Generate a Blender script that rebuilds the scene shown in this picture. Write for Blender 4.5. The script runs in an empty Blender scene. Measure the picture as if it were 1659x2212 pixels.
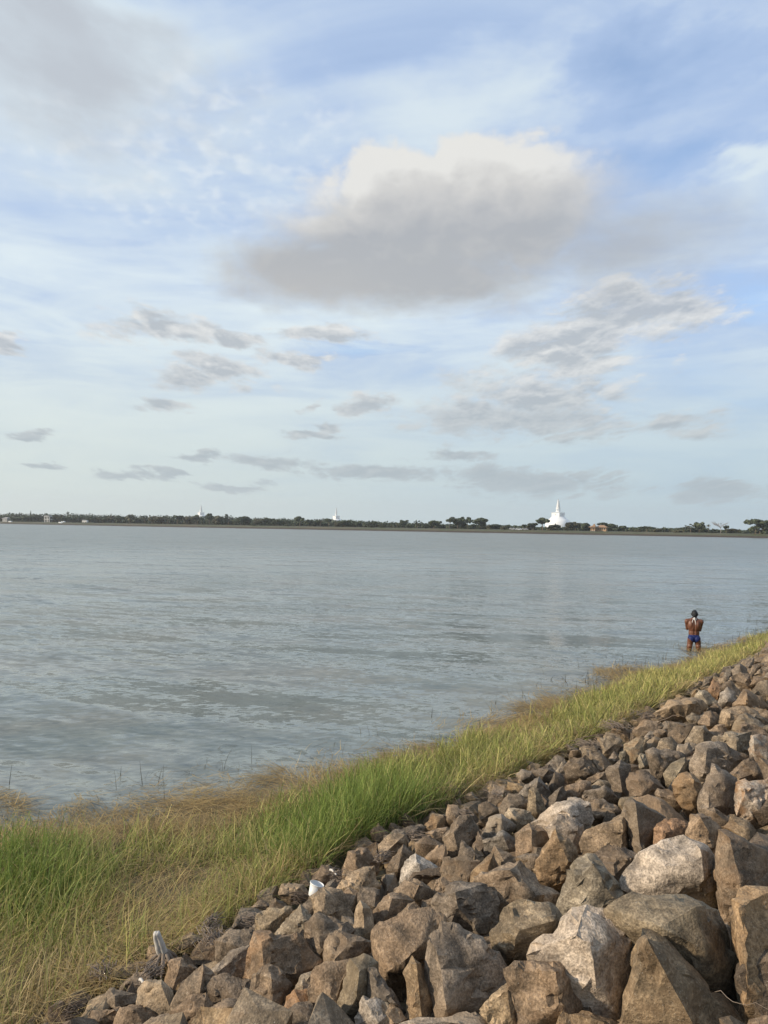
import bpy, bmesh, math, random
import numpy as np
from mathutils import Vector, Matrix, noise as mnoise

SC = bpy.context.scene
COL = SC.collection
RNG = np.random.default_rng(7)
random.seed(7)

# ---------------------------------------------------------------- camera
EYE = Vector((0.0, 0.0, 3.45))
FPX, IMW, IMH = 1533.0, 1659.0, 2212.0        # focal length in units of a 1659 x 2212 frame
PITCH, ROLL = math.radians(1.11), math.radians(0.85)
FWD = Vector((0, math.cos(PITCH), math.sin(PITCH)))
_r0 = Vector((1, 0, 0)); _u0 = _r0.cross(FWD)
RGT = _r0 * math.cos(ROLL) + _u0 * math.sin(ROLL)
UPV = _u0 * math.cos(ROLL) - _r0 * math.sin(ROLL)
cam_data = bpy.data.cameras.new('camera')
cam = bpy.data.objects.new('camera', cam_data); COL.objects.link(cam)
cam.matrix_world = Matrix(((RGT.x, UPV.x, -FWD.x, EYE.x), (RGT.y, UPV.y, -FWD.y, EYE.y), (RGT.z, UPV.z, -FWD.z, EYE.z), (0, 0, 0, 1)))
cam_data.sensor_fit = 'VERTICAL'; cam_data.sensor_height = 24.0; cam_data.lens = 24.0 * FPX / IMH
cam_data.clip_start = 0.05; cam_data.clip_end = 20000
SC.camera = cam

def ray(px, py):
    return (FWD * FPX + RGT * (px - IMW / 2) + UPV * (IMH / 2 - py)).normalized()
def azel(px, py):
    d = ray(px, py); return math.atan2(d.x, d.y), math.asin(d.z)
def at_y(px, py, Y):
    d = ray(px, py); return EYE + d * (Y / d.y)
def at_z(px, py, z):
    d = ray(px, py); return EYE + d * ((z - EYE.z) / d.z)
def to_px(p):
    v = Vector(p) - EYE; f = v.dot(FWD)
    return IMW / 2 + FPX * v.dot(RGT) / f, IMH / 2 - FPX * v.dot(UPV) / f

# ---------------------------------------------------------------- light
SUN_ROT, SUN_EL = math.radians(-103.0), math.radians(24.0)     # azimuth from +Y, clockwise positive
sdir = Vector((math.sin(SUN_ROT) * math.cos(SUN_EL), math.cos(SUN_ROT) * math.cos(SUN_EL), math.sin(SUN_EL)))
sl = bpy.data.lights.new('sun', 'SUN'); sl.energy = 3.5; sl.angle = math.radians(2.6); sl.color = (1.0, 0.86, 0.68)
so = bpy.data.objects.new('sun', sl); COL.objects.link(so)
so.rotation_euler = (-sdir).to_track_quat('-Z', 'Y').to_euler(); so.location = sdir * 60

SC.view_settings.view_transform = 'Standard'; SC.view_settings.look = 'None'
SC.view_settings.exposure = 0.62; SC.view_settings.gamma = 1.0; SC.view_settings.use_curve_mapping = False
SC.render.engine = 'CYCLES'
SC.cycles.use_denoising = True
SC.cycles.max_bounces = 6; SC.cycles.diffuse_bounces = 3; SC.cycles.glossy_bounces = 3
SC.cycles.transmission_bounces = 4; SC.cycles.transparent_max_bounces = 6; SC.cycles.volume_bounces = 0

# ---------------------------------------------------------------- small node language
class S:
    """a socket with arithmetic"""
    def __init__(s, nt, sock): s.nt, s.k = nt, sock
    def _m(s, op, *o, clamp=False):
        n = s.nt.nodes.new('ShaderNodeMath'); n.operation = op; n.use_clamp = clamp
        for i, v in enumerate((s,) + o):
            if isinstance(v, S): s.nt.links.new(v.k, n.inputs[i])
            else: n.inputs[i].default_value = v
        return S(s.nt, n.outputs[0])
    def __add__(s, o): return s._m('ADD', o)
    __radd__ = __add__
    def __sub__(s, o): return s._m('SUBTRACT', o)
    def __rsub__(s, o): return (s * -1.0) + o
    def __mul__(s, o): return s._m('MULTIPLY', o)
    __rmul__ = __mul__
    def __truediv__(s, o): return s._m('DIVIDE', o)
    def max(s, o): return s._m('MAXIMUM', o)
    def min(s, o): return s._m('MINIMUM', o)
    def smax(s, o, k): return s._m('SMOOTH_MAX', o, k)
    def sat(s): return s._m('ADD', 0.0, clamp=True)
    def pow(s, o): return s._m('POWER', o)
    def step(s, a, b, lo=0.0, hi=1.0):
        n = s.nt.nodes.new('ShaderNodeMapRange'); n.interpolation_type = 'SMOOTHSTEP'
        s.nt.links.new(s.k, n.inputs['Value'])
        n.inputs['From Min'].default_value = a; n.inputs['From Max'].default_value = b
        n.inputs['To Min'].default_value = lo; n.inputs['To Max'].default_value = hi
        return S(s.nt, n.outputs['Result'])
def lnk(nt, a, b):
    nt.links.new(a.k if isinstance(a, S) else a, b)
def xyz(nt, x, y, z):
    n = nt.nodes.new('ShaderNodeCombineXYZ')
    for i, v in enumerate((x, y, z)):
        if isinstance(v, S): nt.links.new(v.k, n.inputs[i])
        else: n.inputs[i].default_value = v
    return n.outputs[0]
def vmath(nt, op, a, b):
    n = nt.nodes.new('ShaderNodeVectorMath'); n.operation = op
    for i, v in enumerate((a, b)):
        if hasattr(v, 'links') or isinstance(v, bpy.types.NodeSocket): nt.links.new(v, n.inputs[i])
        elif v is not None: n.inputs[i].default_value = v
    return n.outputs['Value'] if op in ('LENGTH', 'DOT_PRODUCT', 'DISTANCE') else n.outputs['Vector']
def noise(nt, vec, scale, detail=5.0, rough=0.55, dist=0.0, lac=2.0, kind=None):
    n = nt.nodes.new('ShaderNodeTexNoise'); n.noise_dimensions = '3D'
    if vec is not None: nt.links.new(vec, n.inputs['Vector'])
    n.inputs['Scale'].default_value = scale; n.inputs['Detail'].default_value = detail
    n.inputs['Roughness'].default_value = rough; n.inputs['Distortion'].default_value = dist
    n.inputs['Lacunarity'].default_value = lac
    return S(nt, n.outputs[0])
def mixc(nt, f, a, b, mode='MIX'):
    n = nt.nodes.new('ShaderNodeMix'); n.data_type = 'RGBA'; n.blend_type = mode; n.clamp_factor = True
    for sock, v in ((n.inputs[0], f), (n.inputs[6], a), (n.inputs[7], b)):
        if isinstance(v, S): nt.links.new(v.k, sock)
        elif isinstance(v, bpy.types.NodeSocket): nt.links.new(v, sock)
        elif isinstance(v, (int, float)): sock.default_value = v
        else: sock.default_value = (v[0], v[1], v[2], 1.0)
    return n.outputs[2]
def ramp(nt, f, stops):
    n = nt.nodes.new('ShaderNodeValToRGB'); lnk(nt, f, n.inputs[0]); e = n.color_ramp.elements
    while len(e) < len(stops): e.new(0.5)
    for el, (p, c) in zip(e, stops):
        el.position = p; el.color = (c[0], c[1], c[2], 1.0) if not isinstance(c, (int, float)) else (c, c, c, 1.0)
    return n.outputs[0]

# ---------------------------------------------------------------- sky
SKY_GAIN = 0.7071      # the whole sky is set in picture units; exposure +0.62 lifts it back
def build_sky():
    w = bpy.data.worlds.new('World'); SC.world = w; w.use_nodes = True
    nt = w.node_tree; nt.nodes.clear()
    out = nt.nodes.new('ShaderNodeOutputWorld')
    tc = nt.nodes.new('ShaderNodeTexCoord')
    sep = nt.nodes.new('ShaderNodeSeparateXYZ'); nt.links.new(tc.outputs['Generated'], sep.inputs[0])
    X, Y, Z = (S(nt, sep.outputs[i]) for i in range(3))
    az = X._m('ARCTAN2', Y); el = Z._m('ARCSINE'); elp = el.max(0.0)
    ae0 = xyz(nt, az, el, 0.0)
    sky = nt.nodes.new('ShaderNodeTexSky'); sky.sky_type = 'NISHITA'; sky.sun_disc = False
    sky.sun_elevation = SUN_EL; sky.sun_rotation = SUN_ROT
    sky.air_density = 1.0; sky.dust_density = 0.6; sky.ozone_density = 2.0
    clear = mixc(nt, 1.0, sky.outputs[0], (0.20, 0.205, 0.212), 'MULTIPLY')
    big = xyz(nt, az * 3.0, el * 4.6, 0.0)
    per = xyz(nt, az / (elp + 0.16), (elp + 0.10)._m('LOGARITHM', 2.718) * 1.9, 0.0)     # finer towards the horizon
    pln = xyz(nt, X / (Z.max(0.0) + 0.25), Y / (Z.max(0.0) + 0.25), 0.3)                   # a flat layer overhead
    # ragged outlines: bend the coordinates before any cloud is shaped
    wn = nt.nodes.new('ShaderNodeTexNoise'); nt.links.new(per, wn.inputs['Vector'])
    wn.inputs['Scale'].default_value = 2.6; wn.inputs['Detail'].default_value = 5; wn.inputs['Roughness'].default_value = 0.6
    wv = vmath(nt, 'SUBTRACT', wn.outputs['Color'], (0.5, 0.5, 0.5))
    amt = elp * 0.75 + 0.06
    ae = vmath(nt, 'ADD', ae0, vmath(nt, 'MULTIPLY', wv, xyz(nt, amt, amt * 0.45, 0.0)))
    wd = nt.nodes.new('ShaderNodeSeparateXYZ'); nt.links.new(wn.outputs['Color'], wd.inputs[0]); wz = S(nt, wd.outputs[2])
    def blobs(lst, k=0.12, src=None):
        acc = None
        for (px, py, a, b) in lst:
            a0, e0 = azel(px, py); a1, _ = azel(px + a, py); _, e1 = azel(px, py - b)
            d = vmath(nt, 'SUBTRACT', src or ae, (a0, e0, 0)); d = vmath(nt, 'MULTIPLY', d, (1 / (a1 - a0), 1 / (e1 - e0), 0))
            f = 1.0 - S(nt, vmath(nt, 'LENGTH', d, None))
            acc = f if acc is None else acc.smax(f, k)
        return acc
    # --- high thin layer
    hs = noise(nt, vmath(nt, 'MULTIPLY', pln, (1.0, 1.8, 1.0)), 1.5, 6, 0.6, 0.7)
    gaps = blobs([(1390, 140, 300, 120), (1480, 340, 260, 80), (780, 760, 150, 30), (1620, 640, 200, 80)], 0.3)
    veil = blobs([(180, 170, 620, 330), (250, 640, 620, 200), (980, 210, 460, 160), (1620, 360, 110, 45)], 0.3)
    cov = hs * 1.1 + veil.max(0.0) * 0.40 - gaps.max(0.0) * 0.50 + (0.25 - elp).max(0.0) * 1.2
    c = mixc(nt, (cov.step(0.0, 0.62) * 0.50 + 0.45), clear, mixc(nt, cov.step(0.40, 0.90), (0.42, 0.54, 0.755), (0.66, 0.75, 0.81)))
    # small dappled puffs
    pn = noise(nt, pln, 24.0, 2, 0.45, 0.15)
    pz = blobs([(400, 390, 420, 210), (500, 240, 330, 180), (80, 300, 220, 110)], 0.3).step(0.0, 0.75)
    c = mixc(nt, pn.step(0.44, 0.78) * pz * 0.62, c, (0.76, 0.81, 0.84))
    # grey sheet upper left
    gl = blobs([(130, 190, 430, 240), (90, 60, 400, 150)], 0.4) + (wz - 0.5) * 0.9
    c = mixc(nt, gl.step(0.0, 0.9) * 0.85, c, (0.46, 0.495, 0.55))
    # streaks low down, white with blue between
    st = noise(nt, xyz(nt, az * 2.2, el * 15.0, 0.0), 1.7, 5, 0.6, 0.7)
    low = elp.step(0.02, 0.13) * elp.step(0.46, 0.26)
    c = mixc(nt, st.step(0.36, 0.68) * low * 0.70 * az.step(0.9, -0.2, 0.45, 1.0), c, (0.74, 0.83, 0.86))
    # pale air at the horizon
    c = mixc(nt, elp.step(0.32, 0.0) * 0.85, c, mixc(nt, az.step(-0.6, 0.6), (0.63, 0.70, 0.655), (0.44, 0.57, 0.635)))
    # --- grey fair-weather clouds
    def tuft(off):
        v = vmath(nt, 'ADD', per, off) if off else per
        fa = noise(nt, v, 4.4, 1, 0.5, 0.4); fb = noise(nt, v, 12.0, 4, 0.62, 0.2)
        return (fa - 0.5)._m('ABSOLUTE') * 1.5 + (fb - 0.5)._m('ABSOLUTE') * 1.2 + 0.14
    fn = tuft(None); fup = tuft((-0.03, 0.06, 0.0))
    fsm = blobs([(1390, 680, 220, 75), (1210, 760, 210, 75), (1150, 850, 240, 70), (1130, 905, 330, 55), (1440, 915, 160, 36), (1010, 905, 150, 45), (1290, 720, 170, 80),
                 (350, 725, 170, 50), (450, 810, 140, 36), (650, 785, 130, 28), (360, 878, 90, 28), (520, 745, 100, 28),
                 (590, 1000, 150, 24), (830, 1022, 190, 26), (1150, 1038, 280, 42), (1540, 1058, 150, 32), (270, 1029, 80, 16),
                 (660, 948, 70, 16), (715, 922, 56, 16), (75, 938, 54, 14), (366, 1035, 56, 14), (415, 985, 46, 15),
                 (805, 882, 80, 24), (685, 876, 34, 15), (700, 715, 150, 30), (60, 745, 70, 22), (1000, 985, 70, 14), (500, 1052, 100, 12), (90, 1014, 44, 10)], 0.08)
    fd = fsm + (fn - 0.5) * 1.35 + (wz - 0.5) * 0.4
    fm = (fd + 0.28).step(0.0, 0.64)
    fl = (fd.step(0.7, -0.1) * 0.45 + (fn - fup) * 2.2 + 0.16).sat()
    fcol = mixc(nt, fl, (0.435, 0.47, 0.51), (0.73, 0.735, 0.725))
    fcol = mixc(nt, elp.step(0.24, 0.05) * 0.8, fcol, (0.37, 0.435, 0.475))
    c = mixc(nt, fm * (elp.step(0.0, 0.10) * 0.22 + 0.66), c, fcol)
    # --- the large cumulus
    def puff(off):
        v = vmath(nt, 'ADD', big, off) if off else big
        a = noise(nt, v, 2.5, 2, 0.5, 0.3); b = noise(nt, v, 7.0, 4, 0.6, 0.2)
        return (a - 0.5)._m('ABSOLUTE') * 1.5 + (b - 0.5)._m('ABSOLUTE') * 0.75 + 0.18
    bn = puff(None)
    body = blobs([(880, 590, 520, 125), (930, 500, 440, 180), (1140, 470, 340, 185), (1390, 525, 400, 140), (900, 480, 340, 165), (1020, 450, 340, 170), (790, 520, 230, 120), (690, 590, 300, 110)], 0.25,
                 vmath(nt, 'ADD', ae0, vmath(nt, 'MULTIPLY', wv, (0.085, 0.06, 0.0))))
    bd = body + (bn - 0.5) * 0.68
    crisp = el.step(azel(960, 500)[1], azel(960, 340)[1])
    wide = (1.0 - crisp) * 0.45 + 0.20 + az.step(0.18, 0.38) * 0.40
    bm = ((bd + 0.10) / wide).sat().step(0.0, 1.0)
    bn2 = puff((-0.06, 0.09, 0.0))
    lit = ((bn - bn2) * 0.9 + el.step(azel(960, 570)[1], azel(960, 330)[1]) * 0.85 - az.step(0.20, 0.42) * 0.45 - bd.step(0.25, 1.0) * 0.28 + bd.step(0.45, 0.1) * 0.25 * crisp + az.step(0.06, -0.14) * el.step(azel(960, 560)[1], azel(960, 470)[1]) * 0.28 + 0.10).sat()
    bcol = ramp(nt, lit, [(0.0, (0.41, 0.425, 0.445)), (0.35, (0.495, 0.497, 0.50)), (0.7, (0.61, 0.60, 0.58)), (1.0, (0.755, 0.745, 0.71))])
    warm = el.step(azel(960, 530)[1], azel(960, 640)[1]) * az.step(0.08, -0.12)
    bcol = mixc(nt, warm * 0.4, bcol, (0.52, 0.505, 0.48))
    c = mixc(nt, bm * (0.94 - az.step(0.18, 0.46) * 0.35), c, bcol)
    c = mixc(nt, el.step(0.0, -0.02), c, (0.30, 0.34, 0.34))
    bg = nt.nodes.new('ShaderNodeBackground'); nt.links.new(c, bg.inputs[0]); bg.inputs[1].default_value = SKY_GAIN
    nt.links.new(bg.outputs[0], out.inputs[0])
    w.cycles.sampling_method = 'MANUAL'; w.cycles.sample_map_resolution = 512
build_sky()

# ---------------------------------------------------------------- object helpers
def mesh_obj(name, verts, faces, mat=None, parent=None, smooth=False):
    me = bpy.data.meshes.new(name); me.from_pydata([tuple(v) for v in verts], [], [tuple(f) for f in faces]); me.update()
    return link_mesh(name, me, mat, parent, smooth)
def link_mesh(name, me, mat=None, parent=None, smooth=False):
    if mat is not None and not me.materials: me.materials.append(mat)
    if smooth: me.polygons.foreach_set('use_smooth', [True] * len(me.polygons))
    o = bpy.data.objects.new(name, me); COL.objects.link(o)
    if parent is not None: o.parent = parent
    return o
def bm_obj(name, bm, mat=None, parent=None, smooth=False):
    me = bpy.data.meshes.new(name); bm.to_mesh(me); bm.free()
    return link_mesh(name, me, mat, parent, smooth)
def tag(o, label, cat, group=None, kind=None):
    o['label'] = label
    if cat: o['category'] = cat
    if group: o['group'] = group
    if kind: o['kind'] = kind
    return o
def struct(o): o['kind'] = 'structure'; return o
def empty(name, loc, rz=0.0):
    o = bpy.data.objects.new(name, None); COL.objects.link(o); o.location = loc; o.rotation_euler = (0, 0, rz); return o
def new_mat(name):
    m = bpy.data.materials.new(name); m.use_nodes = True; nt = m.node_tree; nt.nodes.clear()
    o = nt.nodes.new('ShaderNodeOutputMaterial'); p = nt.nodes.new('ShaderNodeBsdfPrincipled')
    nt.links.new(p.outputs[0], o.inputs[0]); return m, nt, p, o
def plain(name, col, rough=0.8, var=0.12, scale=3.0):
    m, nt, p, o = new_mat(name)
    tc = nt.nodes.new('ShaderNodeTexCoord'); n = noise(nt, tc.outputs['Object'], scale, 5, 0.6)
    c = mixc(nt, n, tuple(v * (1 - var) for v in col), tuple(min(1, v * (1 + var)) for v in col))
    nt.links.new(c, p.inputs['Base Color']); p.inputs['Roughness'].default_value = rough
    p.inputs['Specular IOR Level'].default_value = 0.25
    return m
def bump(nt, h, p, strength, dist):
    b = nt.nodes.new('ShaderNodeBump'); b.inputs['Strength'].default_value = strength; b.inputs['Distance'].default_value = dist
    lnk(nt, h, b.inputs['Height']); nt.links.new(b.outputs[0], p.inputs['Normal']); return b

# ---------------------------------------------------------------- the shore, in plan
SHX = np.array([-200, -40, -12, -4.1, -2.6, -0.84, 0.6, 1.8, 5.2, 7.9, 12.5, 24, 60, 200.0])
SHY = np.array([-60, 2.2, 6.3, 7.85, 8.55, 9.4, 10.5, 11.9, 15.8, 18.2, 23.2, 36.4, 80, 245.0])
RKX = np.array([-200, -40, -6, -4, -2.1, -0.14, 3.0, 9.9, 20, 60, 200.0])
RKY = np.array([-190, -33, 0.4, 2.4, 4.3, 7.0, 10.4, 18.4, 30, 76, 240.0])
def y_shore(x):
    x = np.asarray(x, float)
    return np.interp(x, SHX, SHY) + (0.20 * np.sin(2.3 * x + 0.6) + 0.16 * np.sin(5.1 * x + 1.0) + 0.10 * np.sin(9.7 * x)) * (np.abs(x - 7) < 18)
def y_rock(x): return np.interp(x, RKX, RKY)
def ground_z(x, y):
    x = np.asarray(x, float); y = np.asarray(y, float)
    ys, yr = y_shore(x), y_rock(x)
    off = (y - ys) * 0.72
    z_w = np.maximum(-0.34 * off, -2.5)
    t = np.clip((ys - y) / np.maximum(ys - yr, 0.3), 0, 1)
    z_g = 0.36 * t
    s = np.maximum((yr - y) * 0.707, 0)
    z_r = np.minimum(0.36 + 0.30 * s, 2.0)
    return np.where(y > ys, z_w, np.where(y > yr, z_g, z_r))
def on_slope(px, py, lift=0.0):
    """where the ray through a picture point meets the bank"""
    d = ray(px, py); t, dt = 1.2, 0.06
    while t < 80:
        p = EYE + d * t
        if p.z < float(ground_z(p.x, p.y)) + lift: break
        t += dt
    return EYE + d * t

def build_ground():
    # bank by the camera: fine near, coarse far
    xs = np.unique(np.concatenate([np.linspace(-260, -14, 20), np.linspace(-14, 30, 240), np.linspace(30, 260, 24)]))
    ts = np.unique(np.concatenate([np.linspace(-40, -9, 8), np.linspace(-9, 7, 70), np.linspace(7, 16, 8)]))
    V = []
    for x in xs:
        for t in ts:
            y = float(y_rock(x)) + t
            z = float(ground_z(x, y))
            s = (float(y_rock(x)) - y)
            if s > 0.15: z -= 0.16
            z += 0.05 * mnoise.noise((x * 1.3, y * 1.3, 0))
            V.append((x, y, z))
    n = len(ts); F = [(i * n + j, (i + 1) * n + j, (i + 1) * n + j + 1, i * n + j + 1) for i in range(len(xs) - 1) for j in range(n - 1)]
    m, nt, p, o = new_mat('bank_soil')
    g = nt.nodes.new('ShaderNodeNewGeometry')
    a = noise(nt, g.outputs['Position'], 1.3, 6, 0.6); b = noise(nt, g.outputs['Position'], 22, 5, 0.6)
    c = mixc(nt, a.step(0.35, 0.65), (0.105, 0.085, 0.042), (0.165, 0.125, 0.062)); c = mixc(nt, b.step(0.4, 0.7) * 0.5, c, (0.12, 0.095, 0.055))
    nt.links.new(c, p.inputs['Base Color']); p.inputs['Roughness'].default_value = 0.95
    bump(nt, b, p, 0.8, 0.03)
    struct(mesh_obj('ground', V, F, m, smooth=True))

def build_water():
    m, nt, p, o = new_mat('lake_water')
    g = nt.nodes.new('ShaderNodeNewGeometry'); pos = g.outputs['Position']
    def mapped(rot, sx, sy):
        n = nt.nodes.new('ShaderNodeMapping'); n.vector_type = 'TEXTURE'; n.inputs['Rotation'].default_value = (0, 0, rot); n.inputs['Scale'].default_value = (1 / sx, 1 / sy, 1)
        nt.links.new(pos, n.inputs[0]); return n.outputs[0]
    # slopes of the waves, taken straight from vector noise so that far water stays ruffled too
    def slopes(rot, sx, sy, scale, detail, kx, ky):
        n = nt.nodes.new('ShaderNodeTexNoise'); nt.links.new(mapped(rot, sx, sy), n.inputs['Vector'])
        n.inputs['Scale'].default_value = scale; n.inputs['Detail'].default_value = detail; n.inputs['Roughness'].default_value = 0.55; n.inputs['Distortion'].default_value = 0.5
        return vmath(nt, 'MULTIPLY', vmath(nt, 'SUBTRACT', n.outputs['Color'], (0.5, 0.5, 0.5)), (kx, ky, 0.0))
    gust = noise(nt, mapped(math.radians(10), 0.30, 1.0), 0.16, 5, 0.6, 0.3).step(0.30, 0.68, 0.55, 1.30)
    near = S(nt, vmath(nt, 'LENGTH', pos, None)).step(6.0, 50.0, 0.80, 1.45)
    amp = gust * near
    swell = slopes(math.radians(-15), 0.22, 1.0, 0.9, 0, 0.20, 0.62)
    chop = slopes(math.radians(-22), 0.30, 1.0, 3.4, 3, 0.65, 0.80)
    rip = slopes(math.radians(12), 0.42, 1.0, 10.0, 3, 0.75, 0.80)
    long_ = slopes(math.radians(10), 0.16, 1.0, 0.22, 4, 0.0, 0.15)
    sl = vmath(nt, 'ADD', vmath(nt, 'ADD', vmath(nt, 'MULTIPLY', vmath(nt, 'ADD', chop, rip), xyz(nt, amp, amp, amp)), swell), long_)
    nrm = vmath(nt, 'NORMALIZE', vmath(nt, 'ADD', sl, (0.0, 0.0, 1.0)), None)
    nt.links.new(nrm, p.inputs['Normal'])
    tint = noise(nt, mapped(0.4, 0.6, 1.0), 0.35, 4, 0.5)
    nt.links.new(mixc(nt, tint.step(0.35, 0.7), (0.155, 0.180, 0.168), (0.190, 0.195, 0.168)), p.inputs['Base Color'])
    lnk(nt, S(nt, vmath(nt, 'LENGTH', pos, None)).step(10.0, 130.0, 0.08, 0.33), p.inputs['Roughness']); p.inputs['IOR'].default_value = 1.333; p.inputs['Specular IOR Level'].default_value = 0.5
    struct(mesh_obj('lake_water', [(-3000, -300, 0), (3000, -300, 0), (3000, 3000, 0), (-3000, 3000, 0)], [(0, 1, 2, 3)], m))

# far shore: a straight line of bank
FA = at_z(0, 1131.5, 0); FB = at_z(1659, 1162.5, 0)
FDIR = (FB - FA); FDIR.z = 0; FLEN = FDIR.length; FDIR.normalize(); FNRM = Vector((-FDIR.y, FDIR.x, 0))
if FNRM.y < 0: FNRM = -FNRM
def far_pt(px, back, z=0.0):
    """point on the far land seen in the picture column px, 'back' metres behind the waterline"""
    d = ray(px, 1150.0); d = Vector((d.x, d.y, 0)).normalized()
    o = FA + FNRM * back
    # solve EYE.xy + d*t on the line o + FDIR*k
    den = d.x * FDIR.y - d.y * FDIR.x
    t = ((o.x - EYE.x) * FDIR.y - (o.y - EYE.y) * FDIR.x) / den
    return Vector((EYE.x + d.x * t, EYE.y + d.y * t, z))
def far_z(back): return 2.1 if back > 7 else 2.1 * back / 7
def build_far_shore():
    prof = [(-2, -1.0), (0.0, 0.05), (1.4, 0.75), (1.5, 0.84), (5.0, 1.85), (7.0, 2.1), (60, 2.3), (400, 2.0), (9000, 0.5)]
    ks = [-9000, -1500] + list(np.linspace(-400, FLEN + 400, 120)) + [FLEN + 1500, FLEN + 9000]
    V = []; F = []
    for k in ks:
        wob = 1.6 * mnoise.noise((k * 0.012, 3.3, 0)) + 0.7 * mnoise.noise((k * 0.05, 1.3, 0))
        for j, (b, z) in enumerate(prof):
            q = FA + FDIR * k + FNRM * (b + (wob if j < 6 else 0))
            V.append((q.x, q.y, z + (0.12 * mnoise.noise((k * 0.07, b, 2.0)) if 1 < j < 6 else 0)))
    n = len(prof)
    for i in range(len(ks) - 1):
        for j in range(n - 1):
            a = i * n + j; F.append((a, a + n, a + n + 1, a + 1))
    m, nt, p, o = new_mat('far_grass'); g = nt.nodes.new('ShaderNodeNewGeometry')
    a = noise(nt, g.outputs['Position'], 0.05, 5, 0.6); b = noise(nt, g.outputs['Position'], 0.6, 4, 0.6)
    c = mixc(nt, a.step(0.4, 0.62), (0.058, 0.064, 0.030), (0.085, 0.074, 0.042)); c = mixc(nt, b.step(0.4, 0.7) * 0.4, c, (0.06, 0.065, 0.03))
    nt.links.new(c, p.inputs['Base Color']); p.inputs['Roughness'].default_value = 0.95
    m2 = plain('far_stone_pitching', (0.055, 0.043, 0.034), 0.9, 0.35, 0.9)
    ob = struct(mesh_obj('far_shore', V, F, m)); ob.data.materials.append(m2)
    for pl in ob.data.polygons:
        if pl.index % (n - 1) in (0, 1, 2): pl.material_index = 1
build_ground(); build_water(); build_far_shore()

# ---------------------------------------------------------------- boulders of the stone bank
PAL = {  # base colours of the stone
    'brown': (0.165, 0.118, 0.074), 'dark': (0.115, 0.088, 0.062), 'tan': (0.215, 0.162, 0.102), 'grey': (0.190, 0.155, 0.115),
    'pale': (0.300, 0.255, 0.198), 'ochre': (0.210, 0.145, 0.078), 'rust': (0.195, 0.110, 0.058), 'olive': (0.178, 0.142, 0.088), 'beige': (0.290, 0.236, 0.158)}
def rock_material(name, island=False):
    m, nt, p, o = new_mat(name)
    tc = nt.nodes.new('ShaderNodeTexCoord'); oi = nt.nodes.new('ShaderNodeObjectInfo')
    off = vmath(nt, 'ADD', tc.outputs['Object'], xyz(nt, S(nt, oi.outputs['Random']) * 37.0, S(nt, oi.outputs['Random']) * 11.0, 0.0))
    if island:
        g = nt.nodes.new('ShaderNodeNewGeometry'); ri = S(nt, g.outputs['Random Per Island'])
        base = ramp(nt, ri, [(0.0, PAL['dark']), (0.3, PAL['brown']), (0.55, PAL['grey']), (0.75, PAL['tan']), (1.0, PAL['ochre'])]); rust = 0.15
    else:
        base = oi.outputs['Color']; rust = S(nt, oi.outputs['Alpha'])
    n1 = noise(nt, off, 4.5, 6, 0.62, 0.5); n2 = noise(nt, off, 26, 5, 0.65); n3 = noise(nt, off, 90, 3, 0.6); n4 = noise(nt, off, 2.2, 4, 0.6, 0.8)
    v = n1.step(0.30, 0.70, 0.52, 1.45) * n2.step(0.3, 0.7, 0.66, 1.32) * n3.step(0.3, 0.7, 0.62, 1.34)
    c = mixc(nt, 1.0, base, xyz(nt, v, v, v), 'MULTIPLY')
    bd = noise(nt, vmath(nt, 'MULTIPLY', off, (1.5, 2.0, 9.0)), 5.0, 4, 0.6, 0.6); rv = S(nt, oi.outputs['Random'])
    bk = (bd.step(0.42, 0.60) * (rv - 0.35).max(0.0) * 1.1)
    c = mixc(nt, bk, c, mixc(nt, 1.0, base, (0.50, 0.48, 0.46), 'MULTIPLY'))                                # mineral bands
    c = mixc(nt, n4.step(0.50, 0.66) * (0.70 - rv * 0.55), c, mixc(nt, 1.0, base, (1.45, 1.36, 1.22), 'MULTIPLY'))      # weathered paler skin
    c = mixc(nt, (n1 * n2).step(0.13, 0.06) * 0.7, c, (0.045, 0.040, 0.034))                               # darker tone in the pits
    rn = noise(nt, off, 5.5, 4, 0.6, 1.2)
    c = mixc(nt, (rn.step(0.44, 0.62) * rust) if isinstance(rust, S) else rn.step(0.5, 0.66) * rust, c, (0.27, 0.140, 0.055))
    sp = noise(nt, off, 150, 2, 0.5)
    c = mixc(nt, sp.step(0.66, 0.74) * 0.55, c, (0.45, 0.40, 0.33))                                        # mica and quartz specks
    nt.links.new(c, p.inputs['Base Color']); p.inputs['Roughness'].default_value = 0.82; p.inputs['Specular IOR Level'].default_value = 0.3
    h = n1 * 0.55 + n2 * 0.32 + n3 * 0.12
    bump(nt, h, p, 0.85, 0.045)
    return m
ROCK = rock_material('boulder_stone'); FILL = rock_material('filler_stone', True)

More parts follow.
